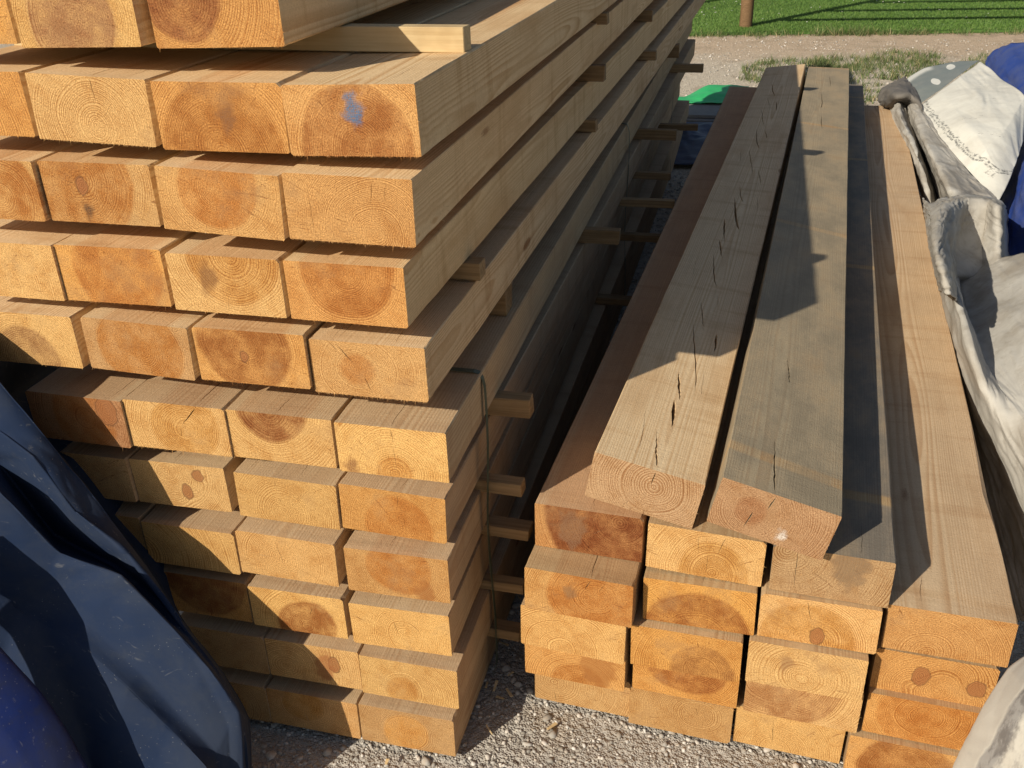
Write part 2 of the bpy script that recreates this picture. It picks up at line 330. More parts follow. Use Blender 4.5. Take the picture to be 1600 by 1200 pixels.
def build_turf():
    xs = np.linspace(-25, 40, 131); v = []; f = []
    rng = random.Random(3)
    rows = 9
    for j in range(rows):
        for x in xs:
            y0 = edge_y(x) + 0.02*math.sin(x*3.1) + rng.uniform(-.008, .008)
            v.append((x, y0 + (0 if j == 0 else (0.0 if j == 1 else 60*((j-1)/(rows-2))**2)), -0.006 if j == 0 else 0.022))
    n = len(xs)
    for j in range(rows-1):
        for i in range(n-1): f.append((j*n+i, j*n+i+1, (j+1)*n+i+1, (j+1)*n+i))
    tag(link('artificial_turf', mesh('artificial_turf', v, f), TURF), kind='structure')
    rs = np.random.RandomState(5); N = 150000
    y = 10.75 + rs.rand(N)**1.25*4.6; x = -1.6 + rs.rand(N)*5.6
    keep = y > np.array([edge_y(a) for a in x]) + 0.01; x, y = x[keep], y[keep]; N = len(x)
    a = rs.rand(N)*6.28; hgt = 0.010 + 0.016*rs.rand(N); ln = rs.rand(N)*0.018; wd = 0.0022 + 0.0022*rs.rand(N); b = rs.rand(N)*6.28
    V = np.zeros((N, 3, 3)); V[:, 0] = np.c_[x-np.cos(a)*wd, y-np.sin(a)*wd, np.full(N, .02)]; V[:, 1] = np.c_[x+np.cos(a)*wd, y+np.sin(a)*wd, np.full(N, .02)]
    V[:, 2] = np.c_[x+np.cos(b)*ln, y+np.sin(b)*ln, .02+hgt]
    o = link('turf_blades', tri_mesh('turf_blades', V.reshape(-1, 3), np.arange(N*3).reshape(-1, 3)), BLADE)
    tag(o, 'short green plastic grass blades of the lawn behind the timber', 'grass', kind='stuff')
build_turf()

ICO_V = None
def stones(name, label, pts, sizes, seed):
    rs = np.random.RandomState(seed); bm = bmesh.new(); bmesh.ops.create_icosphere(bm, subdivisions=1, radius=1.0)
    base = np.array([v.co[:] for v in bm.verts]); F = np.array([[v.index for v in f.verts] for f in bm.faces]); bm.free()
    n = len(pts); k = len(base)
    V = base[None]*(1 + 0.8*(rs.rand(n, k, 1) - .5))*np.stack([.7+.6*rs.rand(n), .7+.6*rs.rand(n), .45+.4*rs.rand(n)], 1)[:, None, :]
    a = rs.rand(n)*6.283; c, s = np.cos(a)[:, None], np.sin(a)[:, None]
    X = V[..., 0]*c - V[..., 1]*s; Y = V[..., 0]*s + V[..., 1]*c
    V = np.stack([X, Y, V[..., 2]], -1)*sizes[:, None, None] + pts[:, None, :]
    FF = (F[None] + (np.arange(n)*k)[:, None, None]).reshape(-1, 3)
    tag(link(name, tri_mesh(name, V.reshape(-1, 3), FF), STONE), label, 'gravel', kind='stuff')
def scatter_gravel():
    rs = np.random.RandomState(11)
    P = []; S = []
    def area(x0, x1, y0, y1, n, lo, hi, pw=3.0):
        x = x0 + rs.rand(n)*(x1-x0); y = y0 + rs.rand(n)*(y1-y0); s = lo + (hi-lo)*rs.rand(n)**pw
        z = np.array([ground_height(a, b) for a, b in zip(x, y)]) - 0.011 + s*0.12
        P.append(np.c_[x, y, z]); S.append(s)
    area(-1.05, 0.75, 0.90, 1.75, 19000, .0009, .0055)
    area(-1.05, 0.75, 0.90, 1.75, 520, .0045, .0115, 2.5)
    area(-0.50, -0.30, 1.7, 5.6, 2600, .002, .011)
    stones('gravel', 'loose grey crushed gravel on the ground between the timber stacks', np.concatenate(P), np.concatenate(S), 2)
    P.clear(); S.clear()
    area(-1.1, 3.2, 5.6, 10.9, 8000, .003, .013, 4.0)
    stones('path_pebbles', 'pale stones strewn on the tan dirt track before the lawn', np.concatenate(P), np.concatenate(S), 4)
scatter_gravel()

def weeds():
    rs = np.random.RandomState(21); V = []
    clumps = []
    def patch(x0, x1, y0, y1, n, h):
        for _ in range(n):
            # oval patch, denser towards its middle
            while True:
                a, b = rs.rand()*2-1, rs.rand()*2-1
                if a*a + b*b < 1: break
            clumps.append(((x0+x1)/2 + a*(x1-x0)/2, (y0+y1)/2 + b*(y1-y0)/2, h*(.5+rs.rand())))
    patch(-0.15, 0.75, 8.1, 9.5, 170, .045); patch(0.35, 1.55, 8.6, 9.7, 210, .05); patch(0.2, 1.0, 7.6, 8.6, 90, .04)
    patch(1.65, 3.0, 8.2, 10.0, 220, .05); patch(1.0, 1.6, 9.4, 10.0, 40, .04)
    for _ in range(150):
        x = rs.uniform(-1.0, 3.2); clumps.append((x, edge_y(x) - abs(rs.normal(0, .06)), .045*(.5+rs.rand())*(1.7 if 0.4 < x < 1.1 else 1)))
    for cx, cy, h in clumps:
        for _ in range(rs.randint(9, 20)):
            bx, by = cx + rs.normal(0, .035), cy + rs.normal(0, .035); a = rs.rand()*6.28; hh = h*(.4+.9*rs.rand()); w = .0018+.003*rs.rand(); l = hh*(.2+.9*rs.rand()); b = rs.rand()*6.28
            V += [(bx-math.cos(a)*w, by-math.sin(a)*w, -.008), (bx+math.cos(a)*w, by+math.sin(a)*w, -.008), (bx+math.cos(b)*l, by+math.sin(b)*l, hh)]
    V = np.array(V); tag(link('weeds', tri_mesh('weeds', V, np.arange(len(V)).reshape(-1, 3)), WEED), 'straggly green weeds growing out of the dirt track', 'grass', kind='stuff')
weeds()

def tube(name, a, b, r0, r1, seg=14, mat=None, parent=None, rings=8, wob=0.0, seed=0):
    rng = random.Random(seed); a, b = Vector(a), Vector(b); d = (b-a).normalized(); up = Vector((0, 0, 1)) if abs(d.z) < .9 else Vector((1, 0, 0))
    u = d.cross(up).normalized(); w = d.cross(u); V = []; F = []
    for j in range(rings+1):
        t = j/rings; c = a.lerp(b, t) + u*rng.uniform(-wob, wob) + w*rng.uniform(-wob, wob); r = (r0 + (r1-r0)*t)*rng.uniform(.97, 1.03)
        for i in range(seg): V.append(c + u*math.cos(i*6.2832/seg)*r + w*math.sin(i*6.2832/seg)*r)
    for j in range(rings):
        for i in range(seg): F.append((j*seg+i, j*seg+(i+1) % seg, (j+1)*seg+(i+1) % seg, (j+1)*seg+i))
    F.append(tuple(range(seg-1, -1, -1))); F.append(tuple(rings*seg+i for i in range(seg)))
    me = mesh(name, V, F, False)
    me.polygons.foreach_set('use_smooth', [len(p.vertices) == 4 for p in me.polygons])
    return link(name, me, mat, parent)
def fence():
    root = empty('rail_fence', (-0.21, 11.40, 0))
    tag(root, 'round brown wooden post and rail fence at the lawn edge', 'fence')
    d = Vector((1.0, 0.135, 0)).normalized()
    for k, s in enumerate((0.0, 3.35, -2.2)):
        p = d*s; tube('post', (p.x, p.y, -0.3), (p.x, p.y, 1.95), 0.070, 0.066, 16, POST, root, 10, .002, k)
    for k, (h, s0, s1) in enumerate(((0.365, 0.0, 6.7), (0.94, 0.0, 6.7), (1.52, 0.0, 6.7))):
        a, b = d*s0, d*s1; off = Vector((d.y, -d.x, 0))*0.0
        tube('rail', (a.x+off.x, a.y+off.y, h), (b.x+off.x, b.y+off.y, h), 0.052, 0.050, 12, POST, root, 14, .003, 10+k)
fence()

# ------------------------------------------------------------------ timber beams
def crack_poly(x0, y0, x1, y1, w, rng, n=6, jag=0.10, arc=0.0):
    """lens-shaped slit from (x0,y0) to (x1,y1); returns the outline and the centre line"""
    skew = rng.choice((.6, 1.0, 1.5)); d = Vector((x1-x0, y1-y0)); L = d.length; d /= max(L, 1e-6); p = Vector((-d.y, d.x)); Lp = []; Rp = []; Cp = []
    for i in range(n+1):
        t = i/n; c = Vector((x0, y0)) + d*L*t + p*(0 if i in (0, n) else rng.uniform(-jag, jag)*min(L*0.12, 0.006) + arc*math.sin(math.pi*t*2)*0.5 + arc*math.sin(math.pi*t))
        hw = w*0.5*math.sin(math.pi*t**skew)**0.8*rng.uniform(.8, 1.15) if 0 < i < n else 0
        Cp.append(c); Lp.append(c + p*hw); Rp.append(c - p*hw)
    return Lp, Rp, Cp
def inside(pt, poly):
    x, y = pt; c = False; j = len(poly)-1
    for i in range(len(poly)):
        a, b = poly[i], poly[j]
        if (a[1] > y) != (b[1] > y) and x < (b[0]-a[0])*(y-a[1])/(b[1]-a[1]+1e-12)+a[0]: c = not c
        j = i
    return c
def patch(bm, outline, cracks, to3, depth):
    """flat face with slits cut into it: triangulated round the slits, each slit a V-shaped groove"""
    pts = [Vector((p[0], p[1])) for p in outline]; ed = [(i, (i+1) % len(pts)) for i in range(len(pts))]; holes = []
    for Lp, Rp, Cp, w in cracks:
        poly = Lp + Rp[-2:0:-1]; s = len(pts); pts += poly; ed += [(s+i, s+(i+1) % len(poly)) for i in range(len(poly))]; holes.append(poly)
    vo, eo, fo, *_ = delaunay_2d_cdt(pts, ed, [], 1, 1e-7)
    bv = [bm.verts.new(to3(p[0], p[1], 0)) for p in vo]
    for f in fo:
        c = sum((vo[i] for i in f), Vector((0, 0)))/len(f)
        if any(inside(c, h) for h in holes): continue
        try: bm.faces.new([bv[i] for i in f])
        except ValueError: pass
    for Lp, Rp, Cp, w in cracks:
        n = len(Cp); dp = [depth*w*math.sin(math.pi*i/(n-1)) for i in range(n)]
        a = [bm.verts.new(to3(p[0], p[1], 0)) for p in Lp]; b = [bm.verts.new(to3(p[0], p[1], 0)) for p in Rp]; c = [bm.verts.new(to3(p[0], p[1], dp[i])) for i, p in enumerate(Cp)]
        for i in range(n-1):
            for q in ((a[i], a[i+1], c[i+1], c[i]), (b[i+1], b[i], c[i], c[i+1])):
                try: bm.faces.new(q)
                except ValueError: pass
def beam_mesh(w, h, L, seed, end_cracks=(), top_cracks=(), twist=0.0, bow=(0, 0), fuzz=0, wane=None, tears=None):
    rng = random.Random(seed); bm = bmesh.new(); X, Zh = w/2, h/2
    ys = [0, .006, .015, .03, .055, .09, .14, .2, .28, .4]; y = .4
    step = 0.12 if abs(twist) > 1 else 0.3
    while y + step < L - .1: y += step; ys.append(y)
    ys += [L-.03, L]
    ch = [rng.uniform(.0010, .0024) for _ in range(4)]
    sec = []
    for yy in ys:
        c = [k*rng.uniform(.55, 1.6) for k in ch]
        if wane:
            ci, cs, y0, y1 = wane
            if y0 <= yy <= y1: c[ci] += cs*rng.uniform(.6, 1.1)
        j = lambda: rng.uniform(-.0004, .0004)
        sec.append([(-X+j(), Zh-c[0]), (-X+c[0], Zh+j()*.4), (X-c[1], Zh+j()*.4), (X+j(), Zh-c[1]), (X+j(), -Zh+c[2]), (X-c[2], -Zh+j()), (-X+c[3], -Zh+j()), (-X+j(), -Zh+c[3])])
    V = [[bm.verts.new((p[0], yy, p[1])) for p in s] for yy, s in zip(ys, sec)]
    for k in range(len(ys)-1):
        for i in range(8):
            if i == 1 and top_cracks: continue
            q = (i+1) % 8; bm.faces.new((V[k][i], V[k][q], V[k+1][q], V[k+1][i]))
    bm.faces.new(V[-1])
    # front end, wound the other way round
    front = sec[0][::-1]
    cr = []
    for x0, z0, x1, z1, cw in end_cracks:
        a, b, c = crack_poly(x0, z0, x1, z1, cw, rng); cr.append((a, b, c, cw))
    patch(bm, front, cr, lambda x, z, d: (x, d, z), 9.0)
    if top_cracks:
        cr = []
        for x0, y0, x1, y1, cw in top_cracks:
            a, b, c = crack_poly(x0, y0, x1, y1, cw, rng, 16, 0.16, rng.uniform(-.004, .004)*min(1, abs(y1-y0)*6)); cr.append((a, b, c, cw))
        out = [(s[2][0], yy) for yy, s in zip(ys, sec)]; out = out + [(s[1][0], yy) for yy, s in zip(ys, sec)][::-1]
        zz = {}
        for yy, s in zip(ys, sec): zz[(round(s[1][0], 5), round(yy, 5))] = s[1][1]; zz[(round(s[2][0], 5), round(yy, 5))] = s[2][1]
        patch(bm, out, cr, lambda x, y, d: (x, y, zz.get((round(x, 5), round(y, 5)), Zh) - d), 7.0)
    bmesh.ops.remove_doubles(bm, verts=bm.verts, dist=2e-6)
    bmesh.ops.recalc_face_normals(bm, faces=bm.faces)
    for v in bm.verts:
        t = v.co.y/L; a = R(twist)*t; x, z = v.co.x, v.co.z; c, s = math.cos(a), math.sin(a)
        v.co.x = c*x + s*z + bow[0]*math.sin(math.pi*t); v.co.z = -s*x + c*z + bow[1]*math.sin(math.pi*t)
    # torn fibres left by the saw along the lower and right edges of the end
    for _ in range(fuzz):
        ln = rng.uniform(.0008, .0028) if rng.random() < .93 else rng.uniform(.004, .009); wd = rng.uniform(.0002, .0006)
        if rng.random() < .75:
            x = rng.uniform(-X+.002, X-.002); q = [(x-wd, .0002, -Zh+.0012), (x+wd, .0002, -Zh+.0012), (x+rng.uniform(-.002, .002), -rng.uniform(0, .003), -Zh-ln)]
        else:
            z = rng.uniform(-Zh+.002, Zh-.002); q = [(X-.001, .0002, z-wd), (X-.001, .0002, z+wd), (X+ln*.7, -rng.uniform(0, .002), z+rng.uniform(-.002, .001))]
        bm.faces.new([bm.verts.new(p) for p in q])
    if tears:       # splintered edge low on the right side
        for _ in range(tears[2]):
            y0 = rng.uniform(tears[0], tears[1]); ln = rng.uniform(.006, .03); wd = rng.uniform(.0006, .0018); zz = -Zh + abs(rng.gauss(0, .012))
            a = rng.uniform(-.5, 1.2)
            q = [(X+.0003, y0-wd, zz), (X+.0003, y0+wd, zz), (X+rng.uniform(.002, .010), y0+math.cos(a)*ln*.5, zz+math.sin(a)*ln)]
            bm.faces.new([bm.verts.new(p) for p in q])
    return bm_mesh('squared_timber', bm)

BEAMS = {
    'L1c0': (-0.5474, 1.2552, 1.2611, -1.58, -0.79, 0.1969, 0.0988),
    'L1c1': (-0.7499, 1.2559, 1.2603, -0.28, -0.28, 0.2033, 0.0985),
    'L1c2': (-0.9673, 1.2635, 1.2632, 1.81, 0.15, 0.2011, 0.0982),
    'L1c3': (-1.1941, 1.2842, 1.2629, -0.18, -0.0, 0.2, 0.0985),
    'L0c0': (-0.7511, 1.2877, 1.4004, -1.37, -0.83, 0.2003, 0.0984),
    'L0c1': (-0.9681, 1.2739, 1.4005, -1.07, -0.15, 0.2007, 0.0984),
    'L2c0': (-0.5609, 1.2458, 1.1355, 0.55, 0.13, 0.1984, 0.1003),
    'L2c1': (-0.7684, 1.2465, 1.1352, 2.16, 0.28, 0.2017, 0.0986),
    'L2c2': (-1.0029, 1.2841, 1.1274, -0.02, -0.16, 0.1988, 0.0986),
    'L3c0': (-0.5943, 1.2741, 0.9899, -0.43, 0.96, 0.1988, 0.0993),
    'L3c1': (-0.801, 1.2758, 0.9887, -0.13, 0.02, 0.1994, 0.0988),
    'L3c2': (-1.0113, 1.2815, 0.9889, -0.74, -0.08, 0.1979, 0.099),
    'L3c3': (-1.2118, 1.2759, 0.9872, -0.0, 0.0, 0.2, 0.0986),
    'L4c0': (-0.5774, 1.2902, 0.8503, -0.54, 0.88, 0.2009, 0.0975),
    'L4c1': (-0.7821, 1.2828, 0.8576, -0.34, -0.3, 0.2015, 0.0987),
    'L4c2': (-0.9942, 1.28, 0.857, 1.55, 0.15, 0.2024, 0.0982),
    'L4c3': (-1.2151, 1.281, 0.8551, -0.31, 0.0, 0.2, 0.099),
    'L5c0': (-0.5525, 1.2939, 0.6941, -0.26, -0.01, 0.1997, 0.0982),
    'L5c1': (-0.76, 1.2993, 0.6933, 0.04, -0.13, 0.1992, 0.0973),
    'L5c2': (-0.9611, 1.2942, 0.695, -0.07, -0.23, 0.2011, 0.098),
    'L5c3': (-1.1625, 1.2887, 0.6924, 0.42, 0.13, 0.1989, 0.0986),
    'L6c0': (-0.5693, 1.3115, 0.552, 1.51, 0.46, 0.2002, 0.0976),
    'L6c1': (-0.7746, 1.3088, 0.5521, 0.99, 0.13, 0.2012, 0.0971),
    'L6c2': (-0.9972, 1.3158, 0.5515, -0.85, -0.17, 0.1983, 0.098),
    'L6c3': (-1.1984, 1.3076, 0.5522, -0.38, -0.01, 0.2, 0.0981),
    'L7c0': (-0.5652, 1.2932, 0.4271, -0.39, -0.36, 0.2, 0.0991),
    'L7c1': (-0.7865, 1.2962, 0.4275, 0.9, 0.14, 0.2011, 0.0986),
    'L7c2': (-0.991, 1.2964, 0.4193, 0.21, -0.03, 0.1982, 0.0974),
    'L8c0': (-0.5696, 1.2922, 0.2972, -0.68, -0.39, 0.1989, 0.0985),
    'L8c1': (-0.7816, 1.2939, 0.2984, -0.15, -0.08, 0.1994, 0.0986),
    'L8c2': (-0.9878, 1.2975, 0.299, 0.2, -0.0, 0.2, 0.0985),
    'L9c0': (-0.5583, 1.2815, 0.1745, 0.38, 0.21, 0.2, 0.0988),
    'L9c1': (-0.7624, 1.2879, 0.1735, -0.15, -0.12, 0.1995, 0.0985),
    'L9c2': (-0.9642, 1.2866, 0.1739, 0.1, -0.0, 0.2, 0.0984),
    'L10c0': (-0.5688, 1.2719, 0.051, 0.31, 0.19, 0.1994, 0.0991),
    'L10c1': (-0.773, 1.2746, 0.048, 0.2, 0.26, 0.1992, 0.0979),
    'L10c2': (-0.9738, 1.2733, 0.0489, 0.08, 0.0, 0.2, 0.098),
    'T0': (-0.1359, 1.4297, 0.5828, 10.26, 3.77, 0.2004, 0.0987),
    'T1': (0.0871, 1.3856, 0.5855, 12.52, 3.58, 0.2023, 0.0971),
    'R0k0': (-0.2368, 1.441, 0.4668, 0.08, 2.58, 0.2055, 0.0982),
    'R0k1': (-0.0206, 1.4215, 0.465, 0.86, 3.5, 0.2095, 0.099),
    'R0k2': (0.1971, 1.4057, 0.4652, -0.49, 3.28, 0.2011, 0.0975),
    'R1k0': (-0.2429, 1.3734, 0.3666, 0.43, 3.17, 0.206, 0.0984),
    'R1k1': (-0.0231, 1.3999, 0.3624, -1.41, 2.61, 0.2036, 0.098),
    'R1k2': (0.1876, 1.3957, 0.3651, -0.95, 2.64, 0.2052, 0.0985),
    'R1k3': (0.4042, 1.4063, 0.3689, -1.07, 3.18, 0.2058, 0.0984),
    'R2k0': (-0.2553, 1.3857, 0.2619, 0.85, 3.54, 0.2065, 0.098),
    'R2k1': (-0.0397, 1.3831, 0.2597, -0.99, 2.6, 0.2048, 0.0977),
    'R2k2': (0.1766, 1.3797, 0.264, -0.4, 3.11, 0.2064, 0.0994),
    'R2k3': (0.4003, 1.4175, 0.2573, -0.08, 3.08, 0.2049, 0.0952),
    'R3k0': (-0.256, 1.4131, 0.1606, -0.02, 3.06, 0.2049, 0.0981),
    'R3k1': (-0.0371, 1.4172, 0.1601, -0.04, 3.05, 0.2046, 0.0981),
    'R3k2': (0.182, 1.4013, 0.1643, 0.22, 3.27, 0.2091, 0.098),
    'R3k3': (0.3995, 1.4024, 0.1605, -0.02, 3.08, 0.2049, 0.0985),
    'R4k0': (-0.2465, 1.4488, 0.0554, 0.15, 3.27, 0.2026, 0.0981),
    'R4k1': (-0.0419, 1.4198, 0.059, 0.1, 3.14, 0.2052, 0.098),
    'R4k2': (0.168, 1.4188, 0.058, 0.35, 3.31, 0.2045, 0.0981),
    'R4k3': (0.3787, 1.3913, 0.0578, 0.0, 3.08, 0.2049, 0.0981),
}

BEAMS['L1c0'] = BEAMS['L1c0'][:4] + (-0.15,) + BEAMS['L1c0'][5:]
BEAMS['L0c2'] = (-1.185, 1.285, 1.401, -0.6, 0.0, 0.2, 0.0985)
BEAMS['L2c3'] = (-1.207, 1.275, 1.128, 0.2, 0.0, 0.2, 0.0985)
BEAMS['L7c3'] = (-1.196, 1.30, 0.423, 0.2, 0.0, 0.2, 0.0985)
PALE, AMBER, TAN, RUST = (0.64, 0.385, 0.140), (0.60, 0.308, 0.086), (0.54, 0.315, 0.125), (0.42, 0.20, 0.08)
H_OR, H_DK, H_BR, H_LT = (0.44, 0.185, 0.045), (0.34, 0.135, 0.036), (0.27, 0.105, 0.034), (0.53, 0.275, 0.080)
# name: pith u, pith v (face half-widths), heartwood radius, ring mm, sapwood, heartwood, look, extras
LOOK = {
 'L0c0': (-.45, .35, .062, 3.2, AMBER, H_BR, 'coarse-ringed amber', {}),
 'L0c1': (-.05, -.2, .072, 2.6, PALE, (0.34, 0.17, 0.075), 'greyish-hearted', {}),
 'L0c2': (-.6, -1.2, .075, 2.6, AMBER, H_DK, 'dark-cornered amber', {}),
 'L1c0': (.05, -.75, .088, 2.2, AMBER, H_DK, 'blue paint marked', {'stain': (.006, .014, .016), 'stain_colour': (.03, .15, .30), 'fuzz': 70}),
 'L1c1': (.0, -1.05, .100, 2.4, AMBER, H_OR, 'dark dome hearted', {'stain': (.012, .0, .016), 'stain_colour': (.20, .09, .04)}),
 'L1c2': (.06, -.5, 0, 2.4, PALE, H_OR, 'pale cracked', {'cracks': [(.008, .047, .012, .012, .0016), (.02, -.01, .04, .015, .0006)], 'fuzz': 70}),
 'L1c3': (-1.3, -.9, 0, 2.6, AMBER, H_OR, 'slanting-grained amber', {'fuzz': 30}),
 'L2c0': (.4, -.6, 0, 2.0, AMBER, H_OR, 'twice-cracked amber', {'cracks': [(-.062, .048, -.058, -.04, .0010), (.040, .048, .034, .008, .0010), (.06, .046, .056, .015, .0006)], 'fuzz': 80}),
 'L2c1': (.0, .55, .068, 2.2, AMBER, H_OR, 'round-hearted amber', {}),
 'L2c2': (-.3, .3, .095, 2.6, PALE, H_OR, 'black-knotted amber', {'stain': (-.022, -.028, .012), 'stain_colour': (.05, .03, .022), 'knot_a': (-.028, .012, .010)}),
 'L2c3': (.2, -.3, .085, 2.4, PALE, H_OR, 'dull orange', {'fuzz': 30}),
 'L3c0': (.05, .7, .080, 2.3, AMBER, H_OR, 'bowl-hearted amber', {}),
 'L3c1': (.15, 1.0, .084, 2.8, PALE, H_LT, 'dark-streaked amber', {'stain': (-.03, .012, .018), 'stain_colour': (.20, .09, .035)}),
 'L3c2': (.1, .1, .082, 2.1, AMBER, H_OR, 'evenly brown-hearted', {'fuzz': 30}),
 'L3c3': (-.4, -.5, 0, 2.2, PALE, H_OR, 'pale sapwood', {'fuzz': 30}),
 'L4c0': (-.15, -.05, .030, 2.4, TAN, (.50, .25, .08), 'forked-crack tan', {'cracks': [(-.052, .047, -.026, .012, .0016), (-.008, -.012, .004, -.044, .0013), (-.062, .047, -.048, .030, .0007)], 'fuzz': 90}),
 'L4c1': (-.1, .45, .086, 2.2, AMBER, H_DK, 'reddish-hearted', {'knot_a': (-.012, .0, .007), 'fuzz': 25}),
 'L4c2': (.05, -.05, .082, 2.0, TAN, H_OR, 'grey-edged orange', {'cracks': [(.012, .048, .014, .028, .0008), (.02, -.048, .019, -.034, .0007)]}),
 'L4c3': (-.1, -.9, .070, 2.5, PALE, (.40, .22, .09), 'pale brown-centred', {'cracks': [(-.085, .047, -.075, .03, .0012)]}),
 'L5c0': (.05, -.75, .034, 3.0, PALE, H_LT, 'wide-ringed pale', {'cracks': [(.002, .047, .006, .018, .0011), (.004, .01, .008, -.04, .0005)], 'stain': (-.075, -.038, .014), 'stain_colour': (.19, .07, .03)}),
 'L5c1': (-.15, 1.1, .064, 3.6, PALE, H_BR, 'ragged dark-hearted', {}),
 'L5c2': (.15, .1, .066, 2.8, PALE, H_LT, 'split-topped pale', {'cracks': [(.045, .048, .012, .008, .0022), (.010, .004, .004, -.02, .0008)], 'fuzz': 60}),
 'L5c3': (.2, .2, .075, 2.4, RUST, H_DK, 'red-knotted', {'knot_a': (.066, .026, .021)}),
 'L6c0': (.1, -.55, .068, 2.2, AMBER, H_OR, 'orange-domed', {'cracks': [(.012, .048, .011, .02, .0009), (.02, .0, .022, -.02, .0005)]}),
 'L6c1': (-.1, -.5, 0, 2.6, PALE, H_LT, 'fine pale', {'cracks': [(-.018, .048, -.02, .025, .0008)]}),
 'L6c2': (-.2, .6, 0, 2.4, PALE, H_LT, 'two-knotted pale', {'knot_a': (.012, -.012, .011), 'knot_b': (.042, .026, .011)}),
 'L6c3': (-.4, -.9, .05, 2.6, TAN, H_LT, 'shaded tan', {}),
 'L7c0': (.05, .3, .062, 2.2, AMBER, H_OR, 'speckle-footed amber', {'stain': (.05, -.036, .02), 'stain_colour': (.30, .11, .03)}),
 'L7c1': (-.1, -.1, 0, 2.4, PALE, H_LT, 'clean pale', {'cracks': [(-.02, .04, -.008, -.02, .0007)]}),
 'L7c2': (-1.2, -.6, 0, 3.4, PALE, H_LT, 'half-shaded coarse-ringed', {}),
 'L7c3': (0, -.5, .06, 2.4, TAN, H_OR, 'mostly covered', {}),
 'L8c0': (.1, -.4, 0, 2.2, PALE, H_LT, 'checked pale', {'cracks': [(-.012, .02, -.004, -.016, .0009), (.018, .022, .04, .0, .0007)]}),
 'L8c1': (.15, -.65, .064, 2.2, PALE, H_DK, 'crisp brown-domed', {}),
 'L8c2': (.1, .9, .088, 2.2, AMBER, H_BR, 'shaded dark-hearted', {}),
 'L9c0': (-.1, -.5, .035, 2.5, PALE, H_LT, 'mottled pale', {}),
 'L9c1': (-.6, -.3, 0, 3.4, PALE, H_LT, 'red-streaked', {'knot_a': (.045, .006, .013), 'stain': (.025, -.004, .024), 'stain_colour': (.30, .10, .035)}),
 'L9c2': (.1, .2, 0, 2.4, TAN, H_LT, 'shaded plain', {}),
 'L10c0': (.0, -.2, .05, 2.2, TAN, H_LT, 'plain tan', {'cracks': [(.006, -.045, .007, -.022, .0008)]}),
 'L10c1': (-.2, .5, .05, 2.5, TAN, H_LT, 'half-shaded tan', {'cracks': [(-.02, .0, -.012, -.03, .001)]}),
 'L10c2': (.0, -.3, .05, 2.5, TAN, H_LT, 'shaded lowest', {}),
 'T0': (.12, .35, 0, 3.4, (.46, .285, .150), H_BR, 'cracked', {}),
 'T1': (-.35, .05, .028, 2.6, (.42, .245, .125), (.34, .170, .080), 'grey weathered', {}),
 'R0k0': (.6, .6, .150, 2.6, (.44, .215, .068), (.20, .064, .020), 'dark red-brown ended', {'stain': (-.03, .0, .03), 'stain_colour': (.20, .11, .06), 'cracks': [(.012, .0, .028, .012, .0009), (.0, -.048, .002, -.028, .0007)]}),
 'R0k1': (.15, -.75, .066, 2.8, PALE, H_LT, 'pale amber', {'cracks': [(.035, .048, .022, .004, .0010), (.008, .01, .006, -.04, .0006), (-.014, .04, -.011, .0, .0005)], 'fuzz': 40}),
 'R0k2': (-.75, .8, .0, 3.0, (.40, .25, .12), H_BR, 'grey-brown ended', {'stain': (.03, .028, .032), 'stain_colour': (.20, .13, .075), 'cracks': [(-.06, .045, -.058, -.04, .0009)]}),
 'R1k0': (.3, .1, .090, 2.2, AMBER, H_OR, 'brown-hearted', {'stain': (-.014, .006, .014), 'stain_colour': (.24, .13, .06), 'cracks': [(.024, .048, .012, .02, .0014)]}),
 'R1k1': (.0, -1.5, .105, 2.6, AMBER, H_DK, 'half-dark', {}),
 'R1k2': (-.15, -.8, .085, 2.3, PALE, H_LT, 'teardrop-knotted', {'knot_a': (.0, -.028, .013), 'cracks': [(-.022, .048, -.012, .0, .0010)]}),
 'R1k3': (-.3, -1.0, 0, 2.6, AMBER, H_LT, 'broad brown-topped', {}),
 'R2k0': (-.2, -.9, 0, 2.4, PALE, H_LT, 'smooth pale', {'fuzz': 50}),
 'R2k1': (.3, -.8, .060, 2.4, AMBER, (.36, .165, .05), 'dusky-hearted', {'fuzz': 30}),
 'R2k2': (-.1, -.4, 0, 3.4, PALE, H_LT, 'wide-ringed yellow', {'stain': (-.035, .012, .014), 'stain_colour': (.30, .16, .07), 'fuzz': 40}),
 'R2k3': (.1, -.6, 0, 2.8, AMBER, H_LT, 'two-knotted', {'knot_a': (-.02, .0, .015), 'knot_b': (.074, -.008, .016)}),
 'R3k0': (.1, -1.2, .058, 2.8, AMBER, H_OR, 'speckled amber', {'stain': (.05, .01, .04), 'stain_colour': (.33, .13, .035)}),
 'R3k1': (.05, 1.0, .085, 2.4, AMBER, H_DK, 'dark bowl-hearted', {}),
 'R3k2': (-.5, .9, .120, 3.0, PALE, (.42, .22, .09), 'brown-hearted', {'fuzz': 30}),
 'R3k3': (.05, .3, .088, 2.3, AMBER, H_OR, 'rich orange ringed', {}),
 'R4k0': (-.6, .2, 0, 2.8, TAN, H_LT, 'left-ringed tan', {'cracks': [(-.058, -.02, -.054, -.045, .0008)]}),
 'R4k1': (.35, .2, 0, 2.4, TAN, H_LT, 'star-cracked tan', {'cracks': [(.03, .03, .036, .012, .0009)]}),
 'R4k2': (-.2, -.9, .0, 2.6, PALE, H_LT, 'pale rounded', {'cracks': [(-.03, .02, -.026, -.03, .0010)]}),
 'R4k3': (.0, -.3, .085, 2.3, AMBER, H_DK, 'dark brown-hearted', {}),
}
ORD = ['top', 'second', 'third', 'fourth', 'fifth', 'sixth', 'seventh', 'eighth', 'ninth', 'tenth', 'bottom']
